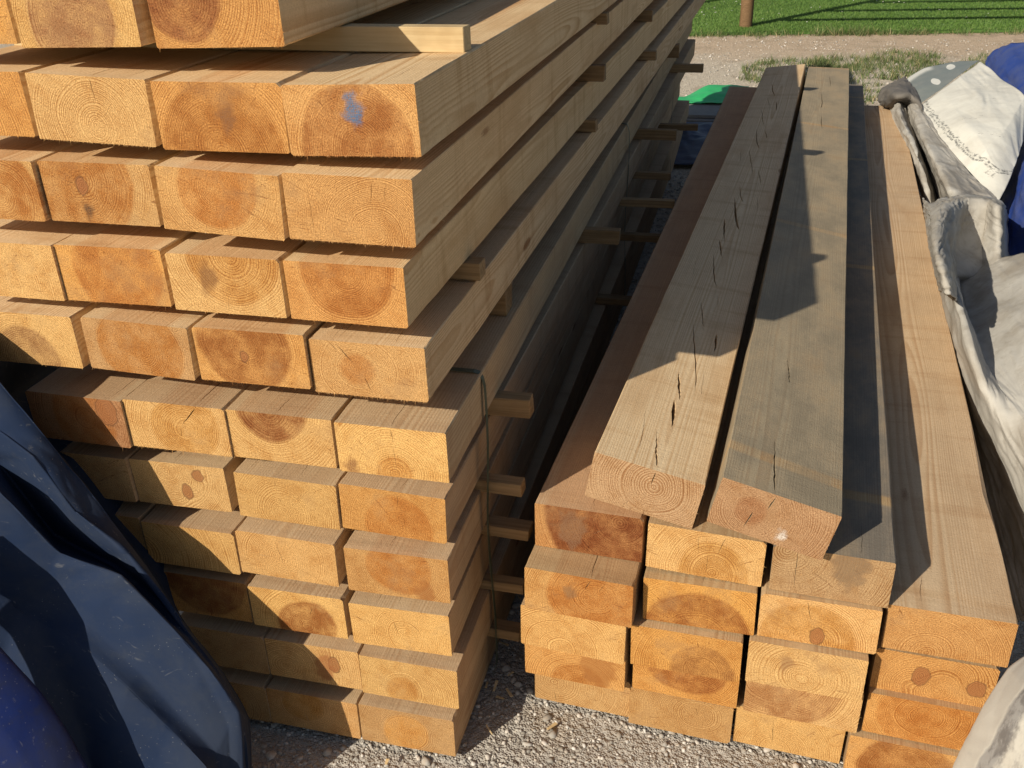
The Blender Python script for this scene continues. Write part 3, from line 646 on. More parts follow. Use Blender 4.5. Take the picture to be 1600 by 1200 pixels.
LCOL = ['rightmost', 'second from right', 'third from right', 'fourth from right']
RCOL = ['leftmost', 'second from left', 'third from left', 'rightmost']
T0_CRACKS = [(0.013, 0.010, -0.011, 0.133), (0.017, 0.146, 0.003, 0.261), (0.014, 0.262, -0.007, 0.379), (0.037, 0.317, -0.015, 0.646), (0.015, 0.598, -0.012, 0.763), (0.013, 0.867, -0.023, 1.104), (0.006, 1.061, -0.019, 1.212), (-0.003, 1.199, -0.027, 1.403), (0.025, 1.319, -0.021, 1.628), (0.011, 1.587, -0.018, 1.76), (0.012, 1.883, -0.03, 2.242), (0.006, 2.259, -0.032, 2.583), (0.005, 2.591, -0.041, 2.944), (-0.008, 2.976, -0.035, 3.22), (-0.001, 3.226, -0.04, 3.559), (0.046, 1.812, 0.022, 1.992), (0.020, 2.43, 0.004, 2.556), (0.052, .50, .046, .60), (0.03, 2.9, 0.012, 3.1)]
T0_FINE = [(-.03, .05, -.042, .19), (.05, .30, .041, .42), (-.05, .9, -.06, 1.12), (.034, 1.0, .025, 1.09), (.06, 1.5, .05, 1.66), (-.045, 2.0, -.055, 2.2), (.03, .74, .022, .83)]
T1_CRACKS = [(-0.013, 0.008, -0.024, 0.177), (0.017, 3.523, 0.009, 3.767), (-0.015, 3.019, -0.019, 3.364), (0.0, 2.662, -0.009, 2.894), (-0.01, 0.408, -0.021, 0.525)]
def row_top(n): return True
def build_beams():
    rng = random.Random(77)
    for i, (n, (x, y, z, roll, yaw, w, h)) in enumerate(sorted(BEAMS.items())):
        u, v, hr, ring, sap, hrt, look, ex = LOOK[n]
        L = 4.02; tw = 0.0; bow = (rng.uniform(-.006, .006), rng.uniform(-.004, .004)); cracks = list(ex.get('cracks', [])); top = []; wane = None
        weather = .25; wcol = (.42, .32, .21); sawn = (.56, .41, .23); band = (0, 0, 0)
        def j(c, a):
            m = rng.uniform(1-a, 1+a); return tuple(max(0.0, k*m*rng.uniform(.985, 1.015)) for k in c)
        if n == 'L1c0': bow = (.014, 0)
        if n[0] == 'L':
            row = int(n[1:n.index('c')]); c = int(n[-1])
            L = ((5.80, 5.2, 4.8, 4.5)[c] if row < 5 else (5.24, 5.0, 4.7, 4.5)[c]) + rng.uniform(-.03, .03)
            if row < 5: sawn, weather = (.80, .585, .335), .12
            else: sawn, weather, wcol = (.60, .42, .235), .42, (.44, .33, .225)
            if row <= 1: weather = .05
            lab = f'{look} timber beam, {LCOL[c]} in {ORD[row]} row of the tall left stack'
            grp = 'beams in the tall left stack'
        elif n == 'T0':
            tw, sawn, weather, wcol = -17.0, (.78, .585, .35), .22, (.60, .47, .32)
            top = [c + (rng.choice((.0022, .0035, .0048, .0066))*rng.uniform(.8, 1.2),) for c in T0_CRACKS] + [c + (rng.uniform(.0006, .0012),) for c in T0_FINE]; bow = (0, .0)
            lab = 'twisted timber beam with slanting cracks lying loose on the right stack'; grp = 'loose beams on the right stack'
            cracks = [(.012, .046, .010, .016, .0022), (-.02, -.03, -.03, -.045, .0009)]
        elif n == 'T1':
            tw, sawn, weather, wcol, band = -11.5, (.52, .37, .21), 0.92, (.325, .275, .195), (1.403, 1.30, .9)
            top = [c + (rng.uniform(.002, .0045),) for c in T1_CRACKS]; bow = (0, 0)
            lab = 'grey weathered timber beam lying loose, right of the cracked twisted beam'; grp = 'loose beams on the right stack'
            cracks = [(-.008, .046, -.014, .014, .0022), (-.034, .002, -.040, -.036, .0024)]
            ex = dict(ex); ex.update({'stain': (.022, -.022, .008), 'stain_colour': (.75, .72, .66)})
        else:
            row = int(n[1]); k = int(n[-1])
            sawn, weather, wcol = (.52, .36, .19), .35, (.38, .28, .18)
            if n == 'R0k0': sawn, weather, wcol = (.60, .41, .24), .4, (.46, .31, .20)
            if n == 'R0k2': weather, wcol, band, L = 0.95, (.20, .18, .15), (1.42, 1.225, .75), 4.2
            if n == 'R1k3':
                sawn, weather, wcol, band, L = (.64, .455, .275), .35, (.48, .355, .24), (1.3, 1.25, .5), 4.14; wane = (1, .009, .33, .46)
            lab = f'{look} timber beam, {RCOL[k]} in {ORD[row] if row < 4 else "bottom"} row of the right stack'
            grp = 'beams in the right stack'
        while len(cracks) < 2 and rng.random() < .45:
            a = rng.uniform(-.5, .5)*math.pi; r0 = rng.uniform(.01, .03); r1 = r0 + rng.uniform(.012, .03)
            cx, cz = u*w/2, v*h/2; p0 = (cx+math.sin(a)*r0, cz+math.cos(a)*r0); p1 = (cx+math.sin(a)*r1, cz+math.cos(a)*r1)
            if all(abs(p[0]) < w/2-.006 and abs(p[1]) < h/2-.006 for p in (p0, p1)): cracks.append(p0 + p1 + (rng.uniform(.0005, .0009),))
        lim = lambda c: (max(-w/2+.004, min(w/2-.004, c[0])), max(-h/2+.003, min(h/2-.0035, c[1])), max(-w/2+.004, min(w/2-.004, c[2])), max(-h/2+.003, min(h/2-.0035, c[3])), c[4])
        if n[0] != 'T' and row_top(n):
            for c in cracks:
                if max(c[1], c[3]) > h/2 - .006 and c[4] >= .0007:
                    xs = c[0] if c[1] > c[3] else c[2]; xs = max(-w/2+.02, min(w/2-.02, xs)); top.append((xs, .0035, xs + rng.uniform(-.012, .012), rng.uniform(.10, .30), c[4]*1.1))
            for _ in range(rng.randint(0, 2)):
                xs = rng.uniform(-w/2+.02, w/2-.02)
                if all(abs(xs-q[0]) > .03 for q in top): top.append((xs, rng.uniform(.004, .02), xs + rng.uniform(-.006, .006), rng.uniform(.08, .2), rng.uniform(.0008, .0013)))
        if wane is None and n[0] != 'T' and rng.random() < .35: wane = (rng.choice((0, 1, 1, 2)), rng.uniform(.002, .006), -.01, rng.uniform(.02, .5))
        tears = {'L1c0': (.20, .33, 34), 'L2c0': (.10, .16, 10), 'L3c0': (.62, .70, 10), 'L1c2': (.0, .02, 6), 'L4c0': (.5, .55, 8)}.get(n)
        me = beam_mesh(w, h, L, 100+i, [lim(c) for c in cracks], top, tw, bow, 2*ex.get('fuzz', 8), wane, tears)
        me.materials.append(WOOD_FACE); me.materials.append(WOOD_END)
        me.polygons.foreach_set('material_index', [1 if abs(p.normal.y) > .6 or (p.center.y < .02 and len(p.vertices) == 4 and p.area < 2e-5 and abs(p.center.x) < w/2-.004 and abs(p.center.z) < h/2-.004) else 0 for p in me.polygons])
        o = link('squared_timber', me, None, None, (x, y, z), (0, R(roll), R(-yaw)))
        tag(o, lab, 'timber', grp)
        o['heart'] = (u*w/2, v*h/2, hr); o['tone'] = (ring*1.3, weather, float(i) + rng.random())
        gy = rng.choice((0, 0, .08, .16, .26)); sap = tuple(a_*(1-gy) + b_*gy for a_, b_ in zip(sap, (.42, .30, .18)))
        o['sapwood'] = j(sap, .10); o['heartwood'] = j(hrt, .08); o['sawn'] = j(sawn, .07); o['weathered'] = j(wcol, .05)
        o['knot_a'] = tuple(float(q) for q in ex.get('knot_a', (0, 0, 0))); o['knot_b'] = tuple(float(q) for q in ex.get('knot_b', (0, 0, 0)))
        o['stain'] = tuple(float(q) for q in ex.get('stain', (0, 0, 0))); o['stain_colour'] = tuple(float(q) for q in ex.get('stain_colour', (0, 0, 0)))
        o['band'] = tuple(float(q) for q in band)
build_beams()

# ------------------------------------------------------------------ spacer slats between the rows of the left stack
def slat_mesh(l, w, h, seed):
    rng = random.Random(seed); bm = bmesh.new(); bmesh.ops.create_cube(bm, size=1.0)
    for v in bm.verts: v.co = Vector((v.co.x*l, v.co.y*w, v.co.z*h))
    bmesh.ops.subdivide_edges(bm, edges=[e for e in bm.edges if abs(e.verts[0].co.x - e.verts[1].co.x) > l*.5], cuts=6, use_grid_fill=False)
    for v in bm.verts: v.co += Vector((rng.uniform(-.002, .002) if abs(v.co.x) > l*.49 else 0, rng.uniform(-.0006, .0006), rng.uniform(-.0003, .0003)))
    bmesh.ops.bevel(bm, geom=[e for e in bm.edges if e.calc_face_angle(0) > 1.0], offset=.0012, segments=1, affect='EDGES')
    return bm_mesh('spacer_slat', bm)
ROWZ = {}
for n, b in BEAMS.items():
    if n[0] == 'L': ROWZ.setdefault(int(n[1:n.index('c')]), []).append(b[2])
ROWZ = {k: sum(v)/len(v) for k, v in ROWZ.items()}
WH = ['first', 'second', 'third', 'fourth', 'fifth', 'sixth', 'seventh', 'eighth', 'ninth', 'tenth', 'eleventh']
NEAR = ['nearest', 'second nearest', 'third nearest', 'fourth nearest', 'farthest']
SLATS = [  # gap below row, right end x, y, order from the camera
 (0, -.454, 1.53, 0), (0, -.415, 2.62, 1), (0, -.395, 3.80, 2), (1, -.428, 2.843, 0), (2, -.425, 2.762, 0), (2, -.429, 3.982, 1),
 (3, -.463, 1.587, 0), (3, -.440, 2.745, 1), (3, -.40, 3.93, 2), (4, -.470, 1.80, 0), (4, -.40, 4.96, 1),
 (5, -.382, 1.613, 0), (5, -.354, 2.644, 1), (5, -.305, 3.90, 2), (5, -.300, 5.37, 3), (6, -.382, 1.547, 0), (6, -.311, 3.787, 1), (6, -.262, 3.407, 2), (6, -.265, 4.60, 3),
 (7, -.375, 1.577, 0), (7, -.30, 3.4, 1), (8, -.385, 1.537, 0), (8, -.31, 3.1, 1), (9, -.392, 1.543, 0)]
def build_slats():
    rng = random.Random(9)
    for q, (g, xe, y, k) in enumerate(SLATS):
        top = ROWZ[g] - .0492; bot = ROWZ[g+1] + .0492; hh = top - bot - .002
        if hh < .02: hh = .02
        l = xe + 1.29
        me = slat_mesh(l, .052 if g == 4 else rng.uniform(.026, .040), hh, q)
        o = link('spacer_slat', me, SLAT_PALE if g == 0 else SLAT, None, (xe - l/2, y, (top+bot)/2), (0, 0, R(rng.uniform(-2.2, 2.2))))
        tag(o, f'wooden spacer slat under {WH[g]} row of left stack, {NEAR[k]} in that gap', 'slat', 'spacer slats in the left stack')
build_slats()

# ------------------------------------------------------------------ packing straps round the lower bundle
def strap(y, label):
    z1 = ROWZ[5] + .0515; z0 = ROWZ[10] - .0495; xr = -.4550; xl = -1.268
    path = [(-.60, z1), (-.50, z1+.001), (xr-.012, z1+.0015), (xr-.002, z1-.002), (xr+.004, z1-.014)]
    for k in range(1, 25):
        t = k/25; path.append((xr + .006 + .004*math.sin(t*9), z1 + (z0-z1)*t))
    path += [(xr+.002, z0)]
    path = [(xl, z0), (xl, z1), ] + path
    V = []; F = []; w = .0065; th = .0008
    rng = random.Random(int(y*100))
    for i, (x, z) in enumerate(path):
        a = path[max(i-1, 0)]; b = path[min(i+1, len(path)-1)]; d = Vector((b[0]-a[0], b[1]-a[1])).normalized(); nrm = Vector((-d.y, d.x)); dy = rng.uniform(-.0012, .0012) + .004*math.sin(i*.35)
        for s, t in ((-1, 0), (1, 0), (1, 1), (-1, 1)): V.append((x + nrm.x*th*t, y + s*w + dy, z + nrm.y*th*t))
    for i in range(len(path)-1):
        for k in range(4): F.append((i*4+k, i*4+(k+1) % 4, (i+1)*4+(k+1) % 4, (i+1)*4+k))
    tag(link('packing_strap', mesh('packing_strap', V, F), STRAP), label, 'strap', 'packing straps on the left stack')
strap(1.513, 'dark green packing strap round lower left stack, nearest the camera')
strap(3.520, 'dark packing strap round lower left stack, halfway along its side')
strap(5.370, 'thin dark packing strap round lower left stack, at its far end')

# ------------------------------------------------------------------ tarpaulins
def catmull(p0, p1, p2, p3, t):
    return 0.5*((2*p1) + (p2-p0)*t + (2*p0-5*p1+4*p2-p3)*t*t + (3*p1-p0-3*p2+p3)*t**3)
def sheet(name, grid, mat, parent, sub=10, wr=0.004, wscale=9.0, seed=0, thick=.0012, crisp=0.45, fold=(1.0, 1.0)):
    """cloth through a grid of control points: folds from the grid, then sharp creases and crumples pushed along the normal"""
    from mathutils import noise
    G = np.array(grid, float)
    def interp(A, sub):      # along axis 0
        n = A.shape[0]; out = []
        for i in range(n-1):
            p = [A[max(i-1, 0)], A[i], A[i+1], A[min(i+2, n-1)]]
            for k in range(sub):
                t = k/sub; out.append((1-crisp)*catmull(*p, t) + crisp*(p[1]*(1-t) + p[2]*t))
        out.append(A[-1]); return np.array(out)
    S = interp(G, sub); S = np.swapaxes(interp(np.swapaxes(S, 0, 1), sub), 0, 1)
    a, b = S.shape[:2]
    du = np.gradient(S, axis=0); dv = np.gradient(S, axis=1); N = np.cross(du, dv); N /= np.linalg.norm(N, axis=2, keepdims=True) + 1e-9
    lu = np.cumsum(np.linalg.norm(du, axis=2).mean(1)); lv = np.cumsum(np.linalg.norm(dv, axis=2).mean(0))
    rid = lambda q: 1.0 - 2.2*abs(noise.noise(q))
    off = Vector((seed*5.1, seed*2.3, 0))
    for i in range(a):
        for k in range(b):
            q = Vector((lu[i]*fold[0], lv[k]*fold[1], 0))*wscale + off
            q = q + Vector((noise.noise(q*0.6), noise.noise(q*0.6 + Vector((9, 4, 1))), 0))*0.9
            m = 0.35 + 0.65*max(0.0, min(1.0, noise.noise(q*0.35 + Vector((3, 7, 2)))*1.6 + 0.5))
            d = 1.0*rid(q*0.45) + m*(0.55*rid(q) + 0.28*rid(q*2.1) + 0.14*rid(q*4.3))
            S[i, k] += N[i, k]*d*wr
    S[..., 2] = np.maximum(S[..., 2], 0.003)
    V = S.reshape(-1, 3); F = [(i*b+k, i*b+k+1, (i+1)*b+k+1, (i+1)*b+k) for i in range(a-1) for k in range(b-1)]
    me = mesh(name, V, F, True)
    uv = me.uv_layers.new(name='UVMap'); li = np.empty(len(me.loops), np.int32); me.loops.foreach_get('vertex_index', li)
    uv.data.foreach_set('uv', np.stack([(li // b)/(a-1), (li % b)/(b-1)], 1).astype(np.float32).ravel())
    o = link(name, me, mat, parent)
    m = o.modifiers.new('thickness', 'SOLIDIFY'); m.thickness = thick; m.offset = 0
    return o
COVER = [
    [(-1.3, 2.2, 0.83), (-1.38, 1.42, 0.733), (-1.301, 1.24, 0.903), (-1.381, 1.2, 0.841), (-1.538, 1.22, 0.737), (-1.505, 1.14, 0.758), (-1.592, 1.112, 0.685), (-1.603, 1.09, 0.671), (-1.609, 1.078, 0.655), (-1.64, 1.022, 0.553), (-1.679, 0.952, 0.415), (-1.74, 0.843, 0.199), (-1.803, 0.731, 0.004)],
    [(-1.29, 2.2, 0.76), (-1.398, 1.4, 0.663), (-1.208, 1.19, 0.826), (-1.267, 1.15, 0.779), (-1.416, 1.19, 0.687), (-1.383, 1.11, 0.686), (-1.463, 1.088, 0.61), (-1.477, 1.07, 0.592), (-1.483, 1.058, 0.576), (-1.514, 1.002, 0.474), (-1.553, 0.932, 0.336), (-1.614, 0.823, 0.12), (-1.677, 0.711, 0.004)],
    [(-1.285, 2, 0.62), (-1.21, 1.29, 0.593), (-1.127, 1.195, 0.679), (-1.157, 1.155, 0.694), (-1.283, 1.2, 0.64), (-1.205, 1.115, 0.643), (-1.268, 1.09, 0.569), (-1.276, 1.07, 0.554), (-1.282, 1.058, 0.538), (-1.313, 1.002, 0.436), (-1.352, 0.932, 0.298), (-1.413, 0.823, 0.082), (-1.476, 0.711, 0.004)],
    [(-1.28, 1.9, 0.5), (-1.143, 1.29, 0.475), (-1.08, 1.21, 0.552), (-1.114, 1.165, 0.579), (-1.215, 1.21, 0.481), (-1.127, 1.125, 0.519), (-1.194, 1.094, 0.432), (-1.202, 1.07, 0.416), (-1.208, 1.058, 0.4), (-1.239, 1.002, 0.298), (-1.278, 0.932, 0.16), (-1.339, 0.823, 0.004), (-1.402, 0.711, 0.004)],
    [(-1.26, 1.7, 0.38), (-1.066, 1.27, 0.375), (-1.007, 1.19, 0.46), (-1.029, 1.165, 0.505), (-1.089, 1.2, 0.434), (-1.012, 1.125, 0.489), (-1.084, 1.091, 0.386), (-1.093, 1.065, 0.367), (-1.099, 1.053, 0.351), (-1.13, 0.997, 0.249), (-1.169, 0.927, 0.111), (-1.23, 0.818, 0.004), (-1.293, 0.706, 0.004)],
    [(-1.1, 1.26, 0.28), (-0.971, 1.22, 0.284), (-0.933, 1.16, 0.363), (-0.929, 1.145, 0.377), (-0.935, 1.14, 0.371), (-0.928, 1.115, 0.394), (-0.991, 1.078, 0.305), (-0.997, 1.05, 0.294), (-1.003, 1.038, 0.278), (-1.034, 0.982, 0.176), (-1.073, 0.912, 0.038), (-1.134, 0.803, 0.004), (-1.197, 0.691, 0.004)],
    [(-1, 1.25, 0.19), (-0.902, 1.2, 0.211), (-0.873, 1.15, 0.275), (-0.868, 1.135, 0.29), (-0.869, 1.125, 0.296), (-0.864, 1.105, 0.316), (-0.92, 1.068, 0.227), (-0.924, 1.04, 0.218), (-0.93, 1.028, 0.202), (-0.961, 0.972, 0.1), (-1, 0.902, 0.004), (-1.061, 0.793, 0.004), (-1.124, 0.681, 0.004)],
    [(-0.95, 1.22, 0.09), (-0.855, 1.18, 0.115), (-0.825, 1.13, 0.187), (-0.823, 1.12, 0.199), (-0.821, 1.11, 0.21), (-0.82, 1.1, 0.221), (-0.855, 1.058, 0.152), (-0.851, 1.025, 0.155), (-0.857, 1.013, 0.139), (-0.888, 0.957, 0.037), (-0.927, 0.887, 0.004), (-0.988, 0.778, 0.004), (-1.051, 0.666, 0.004)],
    [(-0.92, 1.18, 0.02), (-0.843, 1.14, 0.024), (-0.812, 1.09, 0.099), (-0.812, 1.085, 0.101), (-0.814, 1.08, 0.103), (-0.819, 1.075, 0.106), (-0.842, 1.036, 0.043), (-0.835, 1.005, 0.048), (-0.841, 0.993, 0.032), (-0.872, 0.937, 0.004), (-0.911, 0.867, 0.004), (-0.972, 0.758, 0.004), (-1.035, 0.646, 0.004)],
    [(-0.9, 1.14, 0.004), (-0.83, 1.1, 0.004), (-0.806, 1.06, 0.031), (-0.808, 1.055, 0.033), (-0.811, 1.05, 0.033), (-0.816, 1.045, 0.035), (-0.831, 1.008, 0.004), (-0.822, 0.98, 0.004), (-0.828, 0.968, 0.004), (-0.859, 0.912, 0.004), (-0.898, 0.842, 0.004), (-0.959, 0.733, 0.004), (-1.022, 0.621, 0.004)],
]
BLUE_FOLD = [
    [(-1.329, 1.028, 0.577), (-1.289, 0.99, 0.638), (-1.3, 0.928, 0.618), (-1.376, 0.833, 0.556)],
    [(-1.259, 1.017, 0.48), (-1.22, 0.98, 0.545), (-1.238, 0.915, 0.523), (-1.317, 0.822, 0.471)],
    [(-1.186, 1.002, 0.369), (-1.15, 0.966, 0.439), (-1.175, 0.901, 0.425), (-1.265, 0.809, 0.386)],
    [(-1.127, 0.992, 0.287), (-1.092, 0.957, 0.359), (-1.119, 0.889, 0.341), (-1.212, 0.797, 0.303)],
    [(-1.084, 0.981, 0.217), (-1.05, 0.946, 0.289), (-1.076, 0.877, 0.268), (-1.167, 0.785, 0.231)],
    [(-1.046, 0.966, 0.14), (-1.013, 0.93, 0.215), (-1.038, 0.86, 0.189), (-1.121, 0.772, 0.152)],
    [(-1.001, 0.944, 0.042), (-0.965, 0.911, 0.121), (-0.988, 0.843, 0.096), (-1.065, 0.761, 0.069)],
    [(-0.958, 0.924, 0.004), (-0.921, 0.892, 0.029), (-0.938, 0.829, 0.012), (-1.008, 0.755, 0.004)],
]
PANEL_SHEET = [
    [(0.619, 3.395, 0.358), (0.576, 3.01, 0.508), (0.555, 2.76, 0.578), (0.66, 3.112, 0.408), (0.738, 3.067, 0.458), (0.821, 3.03, 0.508), (1.018, 3.026, 0.558)],
    [(0.632, 3.188, 0.318), (0.556, 2.728, 0.508), (0.541, 2.505, 0.578), (0.637, 2.788, 0.408), (0.695, 2.71, 0.458), (0.762, 2.64, 0.508), (0.945, 2.628, 0.558)],
    [(0.634, 2.803, 0.258), (0.558, 2.433, 0.458), (0.547, 2.254, 0.528), (0.618, 2.393, 0.428), (0.661, 2.323, 0.458), (0.717, 2.235, 0.508), (0.873, 2.214, 0.558)],
    [(0.646, 2.577, 0.198), (0.601, 2.3, 0.338), (0.599, 2.156, 0.418), (0.632, 2.112, 0.438), (0.679, 2.072, 0.458), (0.726, 1.993, 0.508), (0.864, 1.973, 0.558)],
    [(0.644, 2.337, 0.158), (0.654, 2.215, 0.218), (0.653, 2.06, 0.318), (0.666, 1.941, 0.388), (0.691, 1.842, 0.448), (0.731, 1.773, 0.498), (0.841, 1.726, 0.558)],
    [(0.661, 2.088, 0.098), (0.681, 2.014, 0.138), (0.687, 1.898, 0.218), (0.697, 1.783, 0.308), (0.723, 1.683, 0.388), (0.759, 1.609, 0.458), (0.84, 1.552, 0.528)],
    [(0.667, 1.858, 0.058), (0.687, 1.806, 0.098), (0.699, 1.718, 0.178), (0.707, 1.606, 0.278), (0.728, 1.52, 0.358), (0.763, 1.445, 0.438), (0.844, 1.397, 0.508)],
]
HUMP = [
    [(0.735, 4.501, 0.258), (0.611, 3.5, 0.508), (0.675, 3.6, 0.494), (0.746, 3.6, 0.512), (0.821, 3.6, 0.506), (0.845, 3.5, 0.515), (1.034, 4.142, 0.258)],
    [(0.692, 4.056, 0.308), (0.517, 2.85, 0.66), (0.564, 2.98, 0.658), (0.666, 3.2, 0.616), (0.732, 3.2, 0.611), (0.748, 3.12, 0.616), (1.004, 4.016, 0.258)],
    [(0.659, 3.706, 0.338), (0.471, 2.55, 0.706), (0.522, 2.72, 0.683), (0.653, 3.15, 0.562), (0.732, 3.18, 0.546), (0.759, 3.1, 0.549), (0.958, 3.749, 0.258)],
    [(0.645, 3.493, 0.338), (0.455, 2.4, 0.714), (0.496, 2.52, 0.687), (0.637, 3.08, 0.487), (0.728, 3.14, 0.479), (0.763, 3.06, 0.494), (0.929, 3.544, 0.258)],
    [(0.635, 3.313, 0.338), (0.458, 2.32, 0.698), (0.494, 2.4, 0.67), (0.628, 2.95, 0.455), (0.724, 3.05, 0.423), (0.76, 3, 0.456), (0.903, 3.386, 0.258)],
    [(0.634, 3.178, 0.318), (0.478, 2.3, 0.652), (0.517, 2.4, 0.593), (0.713, 3.237, 0.258), (0.789, 3.251, 0.258), (0.846, 3.262, 0.258), (0.893, 3.278, 0.208)],
]
BANNER = [
    [(0.769, 5.125, 0.508), (0.794, 4.562, 0.488), (0.846, 4.186, 0.458), (0.93, 3.916, 0.408)],
    [(0.877, 5.274, 0.558), (0.884, 4.634, 0.558), (0.913, 4.228, 0.528), (0.984, 4.055, 0.438)],
    [(0.989, 5.468, 0.593), (0.992, 4.859, 0.598), (1.018, 4.426, 0.568), (1.044, 4.239, 0.478)],
    [(1.136, 5.827, 0.608), (1.158, 5.306, 0.613), (1.179, 4.902, 0.608), (1.107, 4.465, 0.508)],
]
DOTS = [
    [(0.754, 5.692, 0.488), (0.797, 5.845, 0.508), (0.891, 5.977, 0.538), (1.009, 5.914, 0.578), (1.132, 5.838, 0.606)],
    [(0.747, 5.386, 0.508), (0.794, 5.401, 0.538), (0.871, 5.508, 0.558), (0.995, 5.672, 0.586), (1.133, 5.828, 0.607)],
    [(0.771, 5.135, 0.506), (0.831, 5.213, 0.538), (0.892, 5.298, 0.563), (0.999, 5.493, 0.595), (1.135, 5.819, 0.608)],
]
BUNCH = [
    [(0.639, 5.704, 0.408), (0.66, 5.732, 0.458), (0.708, 5.759, 0.488), (0.788, 5.927, 0.493)],
    [(0.627, 5.475, 0.448), (0.648, 5.354, 0.528), (0.69, 5.338, 0.548), (0.769, 5.553, 0.528)],
    [(0.65, 5.431, 0.438), (0.665, 5.162, 0.538), (0.725, 5.181, 0.548), (0.771, 5.182, 0.518)],
    [(0.707, 5.564, 0.398), (0.723, 5.327, 0.468), (0.761, 5.205, 0.488), (0.778, 4.955, 0.493)],
]
FOLDS = [
    [(0.684, 5.498, 0.418), (0.682, 5.269, 0.498), (0.739, 5.346, 0.458), (0.739, 5.185, 0.498), (0.756, 5.139, 0.508), (0.78, 5.13, 0.498)],
    [(0.677, 5.258, 0.398), (0.671, 4.955, 0.478), (0.755, 5.183, 0.398), (0.728, 4.863, 0.488), (0.76, 4.771, 0.498), (0.8, 4.676, 0.478)],
    [(0.69, 4.879, 0.378), (0.679, 4.547, 0.468), (0.801, 5.139, 0.308), (0.72, 4.471, 0.488), (0.778, 4.43, 0.478), (0.828, 4.323, 0.458)],
    [(0.712, 4.609, 0.338), (0.684, 4.275, 0.438), (0.821, 4.852, 0.258), (0.724, 4.094, 0.478), (0.798, 4.121, 0.458), (0.867, 4.045, 0.433)],
    [(0.723, 4.364, 0.298), (0.701, 4.127, 0.378), (0.816, 4.522, 0.238), (0.733, 3.826, 0.458), (0.83, 3.909, 0.438), (0.936, 3.925, 0.398)],
    [(0.722, 4.132, 0.258), (0.719, 4.019, 0.308), (0.808, 4.314, 0.218), (0.758, 3.847, 0.408), (0.842, 3.877, 0.408), (0.948, 3.942, 0.378)],
]
FLAP = [
    [(0.551, 1.404, 0.368), (0.508, 1.377, 0.338), (0.474, 1.336, 0.288), (0.45, 1.304, 0.228), (0.425, 1.266, 0.178), (0.403, 1.229, 0.098)],
    [(0.515, 1.345, 0.418), (0.48, 1.326, 0.388), (0.446, 1.287, 0.338), (0.424, 1.259, 0.278), (0.405, 1.233, 0.218), (0.384, 1.196, 0.138)],
    [(0.52, 1.277, 0.448), (0.483, 1.242, 0.428), (0.454, 1.21, 0.378), (0.433, 1.186, 0.318), (0.415, 1.164, 0.258), (0.397, 1.138, 0.178)],
    [(0.53, 1.152, 0.508), (0.498, 1.122, 0.488), (0.474, 1.099, 0.438), (0.45, 1.069, 0.388), (0.434, 1.054, 0.328), (0.421, 1.036, 0.248)],
    [(0.555, 1.023, 0.578), (0.527, 0.999, 0.558), (0.5, 0.968, 0.518), (0.48, 0.946, 0.468), (0.47, 0.937, 0.408), (0.462, 0.927, 0.328)],
]
BLUE_SHEET = [
    [(1.505, 7.461, 0.338), (1.515, 7.307, 0.438), (1.557, 7.064, 0.508), (1.658, 6.741, 0.558), (1.969, 6.715, 0.558)],
    [(1.449, 7.044, 0.318), (1.425, 6.699, 0.418), (1.445, 6.323, 0.498), (1.531, 5.98, 0.538), (1.793, 5.798, 0.558)],
    [(1.366, 6.212, 0.278), (1.34, 5.737, 0.378), (1.313, 5.291, 0.478), (1.348, 4.901, 0.538), (1.58, 4.812, 0.558)],
    [(1.135, 4.967, 0.258), (1.112, 4.595, 0.358), (1.09, 4.221, 0.448), (1.147, 3.992, 0.508), (1.348, 3.824, 0.558)],
    [(1.01, 4.329, 0.238), (1.01, 4.077, 0.318), (1.02, 3.857, 0.398), (1.069, 3.613, 0.468), (1.283, 3.488, 0.508)],
    [(0.954, 3.987, 0.198), (0.989, 3.898, 0.258), (1.015, 3.752, 0.318), (1.027, 3.382, 0.418), (1.221, 3.188, 0.478)],
    [(0.915, 3.716, 0.178), (0.962, 3.653, 0.218), (1.005, 3.589, 0.258), (1.021, 3.215, 0.358), (1.169, 2.939, 0.458)],
]

